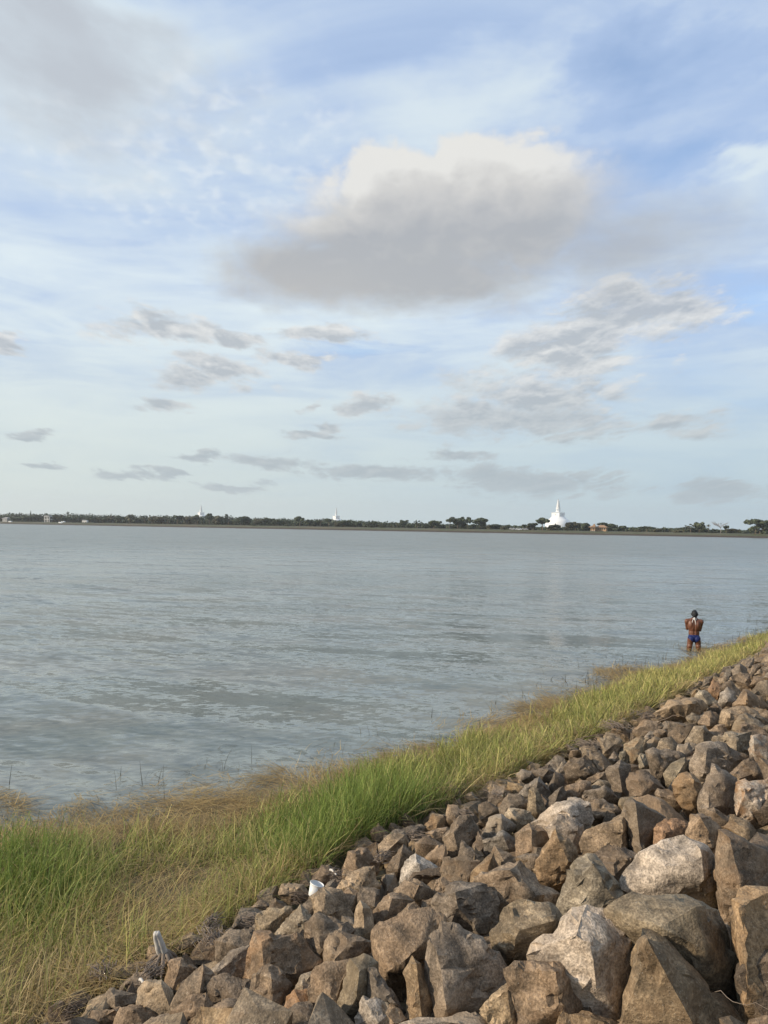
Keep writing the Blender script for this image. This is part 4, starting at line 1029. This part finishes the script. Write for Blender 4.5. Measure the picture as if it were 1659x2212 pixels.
def palm_proto(seed):
    rnd = random.Random(seed); V, F = [], []
    for i in range(17):
        a = i * 2.4; el = rnd.uniform(-.3, 1.2); L = rnd.uniform(.40, .52); p = Vector((0, 0, .84)); pts = []
        for s in range(6): pts.append(p.copy()); p = p + Vector((math.cos(a) * math.cos(el), math.sin(a) * math.cos(el), math.sin(el))) * L / 5; el -= .38
        sd = Vector((-math.sin(a), math.cos(a), 0))
        for s in range(5):
            w = .075 * (1 - s / 6); b = len(V)
            V += [pts[s] - sd * w - Vector((0, 0, w * .6)), pts[s], pts[s + 1], pts[s + 1] - sd * w * .8 - Vector((0, 0, w * .5))]; F.append((b, b + 1, b + 2, b + 3)); b = len(V)
            V += [pts[s], pts[s] + sd * w - Vector((0, 0, w * .6)), pts[s + 1] + sd * w * .8 - Vector((0, 0, w * .5)), pts[s + 1]]; F.append((b, b + 1, b + 2, b + 3))
    c = bpy.data.meshes.new('crown'); c.from_pydata([tuple(v) for v in V], [], F); c.materials.append(FOL)
    t = bpy.data.meshes.new('trunk'); V, F = tubes([([Vector((0, 0, -.05)), Vector((.03, 0, .3)), Vector((.035, 0, .6)), Vector((0, 0, .85))], .035, .022)], 7); t.from_pydata([tuple(v) for v in V], [], F); t.materials.append(BARK)
    return c, t
def conifer_proto(seed):
    rnd = random.Random(seed); lobes = [(0, 0, .15 + i * .085, .40 * (1 - i / 11), .40 * (1 - i / 11), .06) for i in range(10)]
    c = bpy.data.meshes.new('crown'); V, F = leaf_cloud(lobes, 600, .05, rnd); c.from_pydata([tuple(v) for v in V], [], F); c.materials.append(FOL)
    t = bpy.data.meshes.new('trunk'); V, F = tubes([([Vector((0, 0, -.05)), Vector((0, 0, .5)), Vector((0, 0, .95))], .05, .01)], 6); t.from_pydata([tuple(v) for v in V], [], F); t.materials.append(BARK)
    return c, t
TREES = {   # x, top, width, kind in tile pixels
'P1': '15,255,60,b 68,238,38,p 125,232,64,a 165,230,52,a 250,218,26,c 150,262,120,r 230,250,100,r 300,245,90,r 370,238,95,a 440,245,85,r 490,248,70,r 560,226,28,p 605,243,30,p 640,250,28,p 690,250,38,p 560,262,90,r 640,266,80,b 750,262,75,r 800,265,70,b 850,258,85,r 918,236,14,c 920,258,90,r 1000,258,95,r 1080,247,85,r 1140,265,85,b 1200,256,75,a 1260,258,85,r 1320,262,85,b 1390,254,75,a 1470,252,95,s 1550,258,85,r 1620,258,70,s',
'P2': '105,260,85,r 185,255,75,s 285,240,80,s 350,250,95,r 440,245,95,a 545,266,85,r 590,257,90,r 650,297,60,b 700,280,85,r 775,273,75,r 850,285,95,r 925,293,65,b 1035,267,95,s 1110,290,85,r 1205,274,60,a 1170,295,95,r 1275,280,75,s 1345,297,60,b 1400,290,95,r 1480,292,75,b 1540,300,65,c',
'P3': '60,310,85,r 160,308,85,b 210,305,55,s 270,310,75,b 345,313,40,p 390,320,30,p 445,291,75,r 500,318,50,b 560,292,75,a 625,318,50,b 695,290,115,r 825,280,75,s 895,268,120,r 975,275,80,s 1080,267,122,r 1010,322,70,b 1150,330,60,b 1195,323,85,r 1270,335,70,b 1320,338,60,b 1370,335,50,p 1445,328,65,r 1520,315,85,s 1595,279,85,s',
'P4': '40,268,55,b 120,231,78,s 65,262,50,p 190,270,115,b 212,265,30,a 300,252,70,r 345,254,80,r 410,257,88,r 520,258,75,s 590,261,80,r 670,280,85,s 725,290,50,p 780,300,60,b 832,284,92,s 905,296,68,b 955,289,32,p 987,292,28,p 1040,302,95,b 1085,290,40,p 1130,264,80,a 1192,256,82,r 1252,273,34,p 1285,315,60,b 1336,238,105,d 1375,276,42,s 1420,296,82,r 1500,318,60,b 1575,232,140,s 1650,250,140,r 1600,268,110,b 460,300,40,b'}
KINDN = {'r': ('round', 'broadleaf_tree', 'dense round-crowned far tree'), 's': ('spreading', 'spreading_tree', 'flat-topped far tree'), 'a': ('sparse', 'sparse_tree', 'thin-crowned airy far tree'),
         'b': ('bush', 'bushy_tree', 'low bushy far tree'), 'p': ('palm', 'palm_tree', 'far coconut palm'), 'c': ('conifer', 'conical_tree', 'narrow pointed far tree'), 'd': ('bare', 'bare_tree', 'leafless pale tree')}
MARKX = [('the left edge of the picture', -5), ('the two-storey pillared house', 101), ('the white bus', 182), ('the leftmost stupa', 433), ('the middle stupa', 726), ('the large stupa', 1205), ('the orange-roofed pavilion', 1292), ('the leafless tree', 1557), ('the right edge of the picture', 1665)]
def build_trees():
    pro = {k: [tree_proto(k, 40 + 7 * i + len(k)) for i in range(n)] for k, n in (('round', 5), ('spreading', 4), ('sparse', 3), ('bush', 4))}
    pro['palm'] = [palm_proto(3), palm_proto(8)]; pro['conifer'] = [conifer_proto(4)]
    rb = random.Random(17); t = bpy.data.meshes.new('branches'); V, F = tubes(limb_paths(rb, 'bare'), 6); t.from_pydata([tuple(v) for v in V], [], F); t.materials.append(plain('bare_wood', (0.24, 0.21, 0.19), 0.9, 0.2)); pro['bare'] = [(None, t)]
    rnd = random.Random(99); rows = []
    for tile, txt in TREES.items():
        for q in txt.split():
            x, y, w, k = q.split(','); px, py = T(tile, float(x), float(y)); rows.append((px, py, float(w) / TILE[tile][2] * 0.54, k))
    seen = {}
    for (px, py, w, k) in rows:
        kind, name, words = KINDN[k]
        back = {'b': rnd.uniform(10, 22), 'p': rnd.uniform(14, 30), 's': rnd.uniform(9, 20), 'd': 14, 'r': rnd.uniform(12, 34), 'a': rnd.uniform(14, 34), 'c': 40}[k]
        b = far_pt(px, back, 2.05); top = at_y(px, py, b.y).z; H = (top - 2.05) * 1.08; W = w / FPX * b.y * 1.25
        root = empty(name, b, rnd.uniform(0, 6.28)); crown, trunk = pro[kind][rnd.randrange(len(pro[kind]))]
        zs = H if kind != 'palm' else H * 0.98
        tr = bpy.data.objects.new('trunk', trunk); COL.objects.link(tr); tr.parent = root; tr.scale = (W, W, zs)
        if crown is not None:
            cr = bpy.data.objects.new('crown', crown); COL.objects.link(cr); cr.parent = root; cr.scale = (W, W, zs)
            g = rnd.uniform(0.75, 1.3); pale = rnd.random() < 0.22
            cr.color = (0.070 * g, 0.084 * g, 0.046 * g, 1) if not pale else (0.105 * g, 0.100 * g, 0.058 * g, 1)
        else: root['label'] = 'leafless pale tree near the right end of the far shore'; root['category'] = 'tree'; root['group'] = 'trees of the far shore'; continue
        m = min(MARKX, key=lambda q: abs(q[1] - px)); side = 'right' if px > m[1] else 'left'
        seen.setdefault((m[0], side), []).append((abs(px - m[1]), root, words))
    ordn = ['first', 'second', 'third', 'fourth', 'fifth', 'sixth', 'seventh', 'eighth', 'ninth', 'tenth', 'eleventh', 'twelfth', 'thirteenth', 'fourteenth', 'fifteenth', 'sixteenth', 'seventeenth', 'eighteenth', 'nineteenth', 'twentieth', 'twenty-first', 'twenty-second']
    for (m, side), lst in seen.items():
        lst.sort(key=lambda q: q[0])
        for i, (_d, root, words) in enumerate(lst):
            tag(root, '%s, %s to the %s of %s' % (words, ordn[min(i, 21)], side, m), 'tree', 'trees of the far shore')
    # the wood behind, one mass
    V, F = [], []; rnd = random.Random(12); px = -60.0
    while px < 1720:
        hgt = np.interp(px, [-60, 60, 250, 480, 620, 800, 900, 1100, 1180, 1300, 1400, 1500, 1560, 1720], [4.0, 4.6, 4.6, 4.4, 3.8, 3.6, 2.6, 2.4, 1.8, 2.2, 2.2, 2.6, 1.9, 2.2])
        for row in range(3):
            b = far_pt(px + rnd.uniform(-4, 4), 38 + row * 14 + rnd.uniform(-5, 5), 1.6); h = hgt * rnd.uniform(.7, 1.25) * b.y / 560 * 1.28; w = h * rnd.uniform(.7, 1.1)
            v, f = leaf_cloud([(b.x, b.y, 1.9 + h * .5, w * .8, w * .8, h * .55)], 80, .48, rnd); o = len(V); V += v; F += [tuple(i + o for i in q) for q in f]
        px += 4.5
    o = mesh_obj('distant_wood', V, F, FOL); o.color = (0.060, 0.074, 0.042, 1); tag(o, 'low dark scrub and wood running behind the trees of the far shore', 'wood', kind='stuff')
build_trees()

# ---------------------------------------------------------------- things on the far shore
def far_root(name, px, back, z=2.12):
    b = far_pt(px, back, z); return empty(name, b, math.atan2(FDIR.y, FDIR.x)), b.y / FPX
def build_far_things():
    roof = plain('clay_tile', (0.30, 0.19, 0.115), 0.8, 0.2, 0.8); wall = plain('warm_plaster', (0.38, 0.25, 0.15), 0.8, 0.1); white = plain('white_paint', (0.52, 0.52, 0.50), 0.6, 0.05)
    glass = plain('dark_glass', (0.04, 0.05, 0.055), 0.2, 0.1); grey = plain('grey_plaster', (0.34, 0.34, 0.33), 0.85, 0.1); tyre = plain('tyre_rubber', (0.03, 0.03, 0.03), 0.9, 0.1)
    def hip(name, x0, x1, y0, y1, z0, z1, rid, mat, par):
        ym = (y0 + y1) / 2; V = [(x0, y0, z0), (x1, y0, z0), (x1, y1, z0), (x0, y1, z0), (x0 + rid, ym, z1), (x1 - rid, ym, z1)]
        V += [(v[0], v[1], z0 - 0.15) for v in V[:4]]
        return mesh_obj(name, V, [(0, 1, 5, 4), (1, 2, 5), (2, 3, 4, 5), (3, 0, 4), (6, 9, 8, 7), (0, 6, 7, 1), (1, 7, 8, 2), (2, 8, 9, 3), (3, 9, 6, 0)], mat, par)
    # pavilion
    r, u = far_root('pavilion', 1292, 9); k = u * 0.54 / 3.318          # metres per pixel of tile H
    tag(r, 'low pavilion with tan clay-tile hipped roofs on the far shore', 'pavilion')
    X = lambda x: (x - 400) * k
    w = box('wall', (X(375), X(500), 0.6, 5.0, 0, 2.3), wall, r)
    for i in range(4): box('window', (X(392 + i * 27), X(405 + i * 27), 0.55, 0.65, 0.9, 1.8), glass, w)
    hip('roof', X(360), X(515), -0.3, 5.8, 2.35, 3.6, 2.2, roof, r)
    box('porch_floor', (X(312), X(372), -2.6, 1.0, 0, 0.25), grey, r)
    for x in (X(318), X(341), X(366)):
        for y in (-2.3, 0.6): box('pillar', (x - 0.18, x + 0.18, y - 0.18, y + 0.18, 0.25, 2.35), wall, r)
    hip('porch_roof', X(288), X(380), -3.4, 1.6, 2.36, 3.2, 1.6, roof, r); hip('upper_roof', X(328), X(374), -2.2, 0.8, 3.05, 4.3, 1.3, roof, r)
    # two-storey pillared house
    r, u = far_root('pillared_house', 101, 9); k = u * 0.54 / 3.318; tag(r, 'two-storey open house front with white pillars at the far left shore', 'house'); X = lambda x: (x - 620) * k
    H1, H2 = 2.6, 5.0
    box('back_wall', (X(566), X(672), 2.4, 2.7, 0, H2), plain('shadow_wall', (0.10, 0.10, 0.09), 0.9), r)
    for i in range(4):
        x = X(572 + i * 31); box('pillar', (x - .22, x + .22, -.2, .2, 0, H2), white, r)
    box('floor_slab', (X(562), X(676), -.5, 2.4, H1 - .18, H1 + .18), white, r)
    for i in range(3):
        x0, x1 = X(566 + i * 35), X(600 + i * 35); n = 8; V = []; F = []
        for j in range(n + 1):
            a = math.pi * j / n; V += [((x0 + x1) / 2 - math.cos(a) * (x1 - x0) / 2, -.6, H2 + math.sin(a) * 1.0), ((x0 + x1) / 2 - math.cos(a) * (x1 - x0) / 2, 2.6, H2 + math.sin(a) * 1.0)]
        F = [(2 * j, 2 * j + 2, 2 * j + 3, 2 * j + 1) for j in range(n)] + [tuple(range(0, 2 * n + 2, 2))]
        mesh_obj('roof_vault', V, F, grey, r)
    # grey house
    r, u = far_root('grey_house', 9.5, 11); k = u * 0.54 / 3.318; tag(r, 'low grey house at the far left end of the shore', 'house'); X = lambda x: (x - 60) * k
    w = box('wall', (X(12), X(108), 0, 4, 0, 2.9), grey, r)
    for x in (28, 66, 90): box('window', (X(x) - .5, X(x) + .5, -.06, .04, 0.9, 1.9), glass, w)
    hip('roof', X(4), X(116), -.6, 4.6, 2.95, 4.0, 1.8, plain('grey_roof', (0.30, 0.29, 0.28), 0.8), r)
    # bus
    def wheels(r, xs, y0, y1, rad):
        for x in xs:
            for y in (y0, y1):
                V, F = lathe([(0.01, 0), (rad, 0), (rad, .22), (.01, .22)], 16); mesh_obj('wheel', [(v[0] + x, v[2] + y, v[1] + rad) for v in V], F, tyre, r)
    r, u = far_root('minibus', 181.5, 6.8); tag(r, 'white minibus parked on the far left shore', 'bus')
    V, F = [], []; L = 5.6
    prof = [(-L / 2, .45), (L / 2, .45), (L / 2, 1.3), (L / 2 - .45, 2.35), (-L / 2 + .1, 2.4), (-L / 2, 2.2)]
    V = [(x, 0, z) for x, z in prof] + [(x, 1.9, z) for x, z in prof]; F = [tuple(range(6)), tuple(range(11, 5, -1))] + [(i, i + 6, (i + 1) % 6 + 6, (i + 1) % 6) for i in range(6)]
    b = mesh_obj('coachwork', V, F, white, r)
    for i in range(5): box('window', (-2.5 + i * .92, -1.75 + i * .92, -.03, .02, 1.35, 2.05), glass, b)
    wheels(r, (-1.7, 1.7), -.05, 1.75, .42)
    # parked cars
    for i, (t, x, back, lab, colr) in enumerate((('J', 792, 4.0, 'white car parked nearest the water on the far left shore', (0.8, 0.8, 0.8)), ('J', 830, 6.5, 'pale van-like car just left of the white bus', (0.6, 0.62, 0.6)),
        ('P3', 1345, 6.5, 'grey car leftmost of three parked left of the large stupa', (0.30, 0.31, 0.32)), ('P3', 1400, 6.2, 'silver car in the middle of three parked left of the large stupa', (0.42, 0.44, 0.46)), ('P3', 1450, 6.5, 'grey car rightmost of three parked left of the large stupa', (0.26, 0.27, 0.28)),
        ('J', 125, 4.5, 'white car in front of the low grey house', (0.75, 0.75, 0.75)))):
        r, u = far_root('parked_car', T(t, x, 0)[0], back, far_z(back)); tag(r, lab, 'car', 'cars parked on the far shore'); m = plain('car_paint', colr, 0.35, 0.02)
        L = 4.0; prof = [(-L / 2, .4), (L / 2, .4), (L / 2, .85), (L / 2 - .9, .95), (L / 2 - 1.4, 1.45), (-L / 2 + .9, 1.48), (-L / 2 + .2, 1.0), (-L / 2, .9)]
        V = [(x, 0, z) for x, z in prof] + [(x, 1.65, z) for x, z in prof]; n = 8; F = [tuple(range(n)), tuple(range(2 * n - 1, n - 1, -1))] + [(j, j + n, (j + 1) % n + n, (j + 1) % n) for j in range(n)]
        b = mesh_obj('car_shell', V, F, m, r); mesh_obj('side_window', [(-1.2, -.02, .98), (.9, -.02, .98), (.5, -.02, 1.38), (-.95, -.02, 1.38)], [(0, 1, 2, 3)], glass, b)
        wheels(r, (-1.25, 1.25), -.03, 1.46, .32)
    # radio mast
    px, py = T('H', 333, 205); b = far_pt(px, 60, 1.8); top = at_y(px, py, b.y).z; Hm = top - 1.8; paths = []
    for i in range(3):
        g = i * 2.094; paths.append(([Vector((math.cos(g) * .5, math.sin(g) * .5, 0)), Vector((math.cos(g) * .3, math.sin(g) * .3, Hm * .6)), Vector((0, 0, Hm))], .07, .05))
        for s in range(8):
            z0, z1 = Hm * s / 9, Hm * (s + 1) / 9; q = lambda z: .5 * (1 - z / Hm); g2 = g + 2.094
            paths.append(([Vector((math.cos(g) * q(z0), math.sin(g) * q(z0), z0)), Vector((math.cos(g2) * q(z1), math.sin(g2) * q(z1), z1))], .03, .03))
    o = mesh_obj('radio_mast', *tubes(paths, 4), METAL); o.location = b; tag(o, 'thin radio mast behind the orange-roofed pavilion', 'mast')
build_far_things()

# ---------------------------------------------------------------- the man at the water's edge
def build_person():
    V, F = [], []
    def add(v, f): o = len(V); V.extend(v); F.extend([tuple(i + o for i in q) for q in f])
    def ell(c, r, tilt=0.0, seg=20, rings=12):
        vs, fs = [], []
        for i in range(rings + 1):
            t = math.pi * i / rings
            for s in range(seg):
                g = 2 * math.pi * s / seg; p = Vector((r[0] * math.sin(t) * math.cos(g), r[1] * math.sin(t) * math.sin(g), r[2] * math.cos(t)))
                vs.append(Matrix.Rotation(tilt, 3, 'X') @ p + Vector(c))
        for i in range(rings):
            for s in range(seg): fs.append((i * seg + s, (i + 1) * seg + s, (i + 1) * seg + (s + 1) % seg, i * seg + (s + 1) % seg))
        add(vs, fs)
    def cap(a, b, ra, rb, seg=14):
        a, b = Vector(a), Vector(b); t = (b - a).normalized(); u = t.orthogonal().normalized(); w = t.cross(u); vs, fs = [], []; rows = []
        for j in range(5): g = math.pi / 2 * (1 - j / 4); rows.append((a - t * ra * math.sin(g), ra * math.cos(g)))
        for j in range(1, 4): rows.append((a.lerp(b, j / 4), ra + (rb - ra) * j / 4))
        for j in range(5): g = math.pi / 2 * (j / 4); rows.append((b + t * rb * math.sin(g), rb * math.cos(g)))
        for c, r in rows:
            for s in range(seg): g = 2 * math.pi * s / seg; vs.append(c + (u * math.cos(g) + w * math.sin(g)) * max(r, 1e-4))
        for i in range(len(rows) - 1):
            for s in range(seg): fs.append((i * seg + s, i * seg + (s + 1) % seg, (i + 1) * seg + (s + 1) % seg, (i + 1) * seg + s))
        add(vs, fs)
    # trunk
    ell((0, 0, .88), (.158, .112, .13)); ell((-.078, -.055, .845), (.088, .082, .098)); ell((.078, -.055, .845), (.088, .082, .098))
    ell((0, .01, 1.02), (.148, .100, .20)); ell((0, .0, 1.20), (.178, .114, .20)); ell((-.085, -.035, 1.24), (.092, .075, .15)); ell((.085, -.035, 1.24), (.092, .075, .15))
    cap((-.165, 0, 1.352), (.165, 0, 1.345), .066, .066); cap((-.12, -.015, 1.365), (-.015, -.005, 1.425), .046, .046); cap((.12, -.015, 1.36), (.03, -.005, 1.425), .046, .046)
    cap((.005, .0, 1.36), (.018, .028, 1.475), .058, .056)
    # head, bowed a little and turned to the right
    ell((.022, .052, 1.545), (.078, .098, .112), -.25); ell((.03, .085, 1.485), (.052, .062, .055)); cap((.045, .150, 1.545), (.048, .162, 1.522), .011, .015)
    ell((-.055, .05, 1.535), (.012, .024, .032)); ell((.100, .05, 1.535), (.012, .024, .032))
    ell((.042, .142, 1.488), (.024, .012, .008)); cap((.012, .138, 1.562), (.078, .138, 1.562), .010, .010)
    # arms folded close in front
    for s, wr in ((-1, (.055, .185, 1.185)), (1, (-.045, .205, 1.235))):
        sh, elb = (s * .196, .0, 1.335), (s * .170 + .006, .108, 1.10 - .012 * s)
        ell((s * .192, 0, 1.335), (.064, .066, .075)); cap(sh, elb, .056, .043); cap(elb, (elb[0] * .55 + wr[0] * .45, elb[1] * .55 + wr[1] * .45, elb[2] * .55 + wr[2] * .45), .044, .040)
        cap((elb[0] * .55 + wr[0] * .45, elb[1] * .55 + wr[1] * .45, elb[2] * .55 + wr[2] * .45), wr, .040, .027)
        d = (Vector(wr) - Vector(elb)).normalized(); up = Vector((0, 0, 1)); side = d.cross(up).normalized(); pl = Vector(wr) + d * .05
        cap(Vector(wr) + up * .012, pl + up * .022, .020, .018); cap(Vector(wr) - up * .012, pl - up * .020, .020, .018)
        for i, ln in enumerate((.030, .034, .032, .025)):
            q = pl + d * .025 + up * (.030 - .020 * i); k = q + d * ln - side * (-.010 * s); e = k + d * ln * .7 - side * (-.022 * s); cap(q - d * .02, k, .0088, .0082); cap(k, e, .0082, .0074)
        th = Vector(wr) + up * .026 + d * .015; cap(th, th + up * .028 + d * .020, .011, .010); cap(th + up * .028 + d * .020, th + up * .040 + d * .042, .010, .0085)
    # legs
    for s in (-1, 1):
        cap((s * .088, -.005, .83), (s * .138, .012, .47), .090, .057); cap((s * .112, -.02, .64), (s * .13, -.005, .52), .072, .058); cap((s * .138, .012, .47), (s * .15, -.02, .31), .054, .055)
        cap((s * .15, -.02, .31), (s * .155, -.01, .085), .053, .036); cap((s * .155, -.035, .045), (s * .172, .13, .032), .042, .030); ell((s * .173, .155, .028), (.042, .045, .024))
    me = bpy.data.meshes.new('body_source'); me.from_pydata([tuple(v) for v in V], [], F); me.update()
    tmp = bpy.data.objects.new('body_source', me); COL.objects.link(tmp)
    bmx = bmesh.new(); bmx.from_mesh(me); bmesh.ops.recalc_face_normals(bmx, faces=bmx.faces[:]); bmx.to_mesh(me); bmx.free()
    rm = tmp.modifiers.new('r', 'REMESH'); rm.mode = 'VOXEL'; rm.voxel_size = 0.0065
    sm = tmp.modifiers.new('s', 'SMOOTH'); sm.factor = 0.5; sm.iterations = 5
    dg = bpy.context.evaluated_depsgraph_get(); body = bpy.data.meshes.new_from_object(tmp.evaluated_get(dg)); body.name = 'body'
    bpy.data.objects.remove(tmp); bpy.data.meshes.remove(me)
    co = np.empty(len(body.vertices) * 3); body.vertices.foreach_get('co', co); co = co.reshape(-1, 3)
    back = (co[:, 1] < -.01) & (co[:, 2] > .93) & (co[:, 2] < 1.40)
    co[back, 1] += .016 * np.exp(-((co[back, 0]) / .020) ** 2) * np.clip((co[back, 2] - .93) / .06, 0, 1)
    sc = back & (co[:, 2] > 1.16) & (co[:, 2] < 1.36)           # shoulder blades
    co[sc, 1] -= .010 * np.exp(-((np.abs(co[sc, 0]) - .085) / .035) ** 2 - ((co[sc, 2] - 1.26) / .07) ** 2)
    body.vertices.foreach_set('co', co.ravel()); body.update()
    m, nt, p, o = new_mat('brown_skin'); tc = nt.nodes.new('ShaderNodeTexCoord'); n = noise(nt, tc.outputs['Object'], 9, 4, 0.6)
    nt.links.new(mixc(nt, n, (0.092, 0.033, 0.015), (0.140, 0.052, 0.024)), p.inputs['Base Color']); p.inputs['Roughness'].default_value = 0.5; p.inputs['Subsurface Weight'].default_value = 0.05; p.inputs['Subsurface Radius'].default_value = (.02, .008, .004)
    W = at_z(*T('G', 800, 300), 0.0)
    root = empty('person', (W.x, W.y, -.50), math.radians(-14)); tag(root, 'man in blue swim briefs standing knee-deep at the water edge, arms folded', 'person')
    link_mesh('body', body, m, root, True)
    no = np.empty(len(body.vertices) * 3); body.vertices.foreach_get('normal', no); no = no.reshape(-1, 3)
    def shell(name, test, push, mat):
        keep = test(co); fs = [pl.vertices[:] for pl in body.polygons if all(keep[i] for i in pl.vertices)]
        ids = sorted({i for f in fs for i in f}); mp = {i: k for k, i in enumerate(ids)}
        ob = mesh_obj(name, [co[i] + no[i] * push(co[i]) for i in ids], [tuple(mp[i] for i in f) for f in fs], mat, root, True)
        so_ = ob.modifiers.new('thickness', 'SOLIDIFY'); so_.thickness = 0.006; so_.offset = -1.0
        return ob
    ax = lambda c: np.abs(c[:, 0])
    bl = plain('navy_swim_cloth', (0.007, 0.016, 0.085), 0.55, 0.2, 12)
    shell('swim_briefs', lambda c: (c[:, 2] < .965) & (c[:, 2] > .735 + np.clip(ax(c) - .015, 0, 1) * .85 + np.where(c[:, 1] > 0, np.clip(ax(c) - .03, 0, 1) * .5, 0)) & (c[:, 1] < .14) & (ax(c) < .19), lambda q: .0055, bl)
    hr = plain('grey_black_hair', (0.014, 0.015, 0.017), 0.6, 0.7, 70)
    shell('hair', lambda c: (c[:, 2] > 1.440) & (ax(c - np.array([.022, 0, 0])) < .092) & ((c[:, 1] < .055 + np.clip(c[:, 2] - 1.53, -.1, .2) * .9) & (c[:, 2] > 1.445 + np.clip(c[:, 1] + .02, 0, 1) * .45) | (c[:, 2] > 1.612)),
          lambda q: .008 + .006 * mnoise.noise(Vector(q) * 55), hr)
    # white cloth knotted at the nape, two ends hanging on the back
    wc = plain('white_cloth', (0.72, 0.70, 0.66), 0.8, 0.1)
    ring = []
    for i in range(25):
        g = 2 * math.pi * i / 24; ring.append(Vector((.010 + math.cos(g) * .070, .008 + math.sin(g) * .070, 1.425 + .012 * math.sin(g) - (.03 if math.sin(g) > .6 else 0))))
    cl = mesh_obj('neck_cloth', *tubes([(ring, .013, .013)], 8), wc, root, True)
    V, F = [], []; knot = Vector((-.004, -.075, 1.425))
    paths = [([knot + Vector((-.02, 0, .012)), knot + Vector((.02, -.004, .014))], .022, .020), ([knot, knot + Vector((.012, -.022, -.04)), knot + Vector((.022, -.030, -.10)), knot + Vector((.026, -.034, -.165))], .011, .005),
             ([knot + Vector((-.01, 0, 0)), knot + Vector((-.040, -.020, -.03)), knot + Vector((-.062, -.034, -.075)), knot + Vector((-.066, -.040, -.11))], .010, .005)]
    mesh_obj('cloth_end', *tubes(paths[:1], 8), wc, cl, True); mesh_obj('cloth_end', *tubes(paths[1:2], 8), wc, cl, True); mesh_obj('cloth_end', *tubes(paths[2:], 8), wc, cl, True)
    ew = plain('eye_white', (0.7, 0.68, 0.64), 0.3, 0.02)
    for x in (.014, .072):
        V, F = lathe([(.001, -.010), (.008, -.006), (.010, 0), (.008, .006), (.001, .010)], 12); mesh_obj('eye', [(v[0] + x, v[1] + .136, v[2] + 1.546) for v in V], F, ew, root, True)
build_person()

# ---------------------------------------------------------------- thin warm-weather haze
def build_haze():
    V, F = [], []; box_mb(V, F, -3600, 3600, -700, 3300, -3.6, 96)
    m = bpy.data.materials.new('haze_air'); m.use_nodes = True; nt = m.node_tree; nt.nodes.clear()
    o = nt.nodes.new('ShaderNodeOutputMaterial'); v = nt.nodes.new('ShaderNodeVolumePrincipled')
    v.inputs['Color'].default_value = (0.86, 0.90, 0.94, 1); v.inputs['Density'].default_value = 0.00016; v.inputs['Anisotropy'].default_value = 0.2
    nt.links.new(v.outputs[0], o.inputs['Volume'])
    ob = mesh_obj('haze', V, F, m); ob['kind'] = 'stuff'; ob['label'] = 'thin pale haze over the lake'
build_haze()
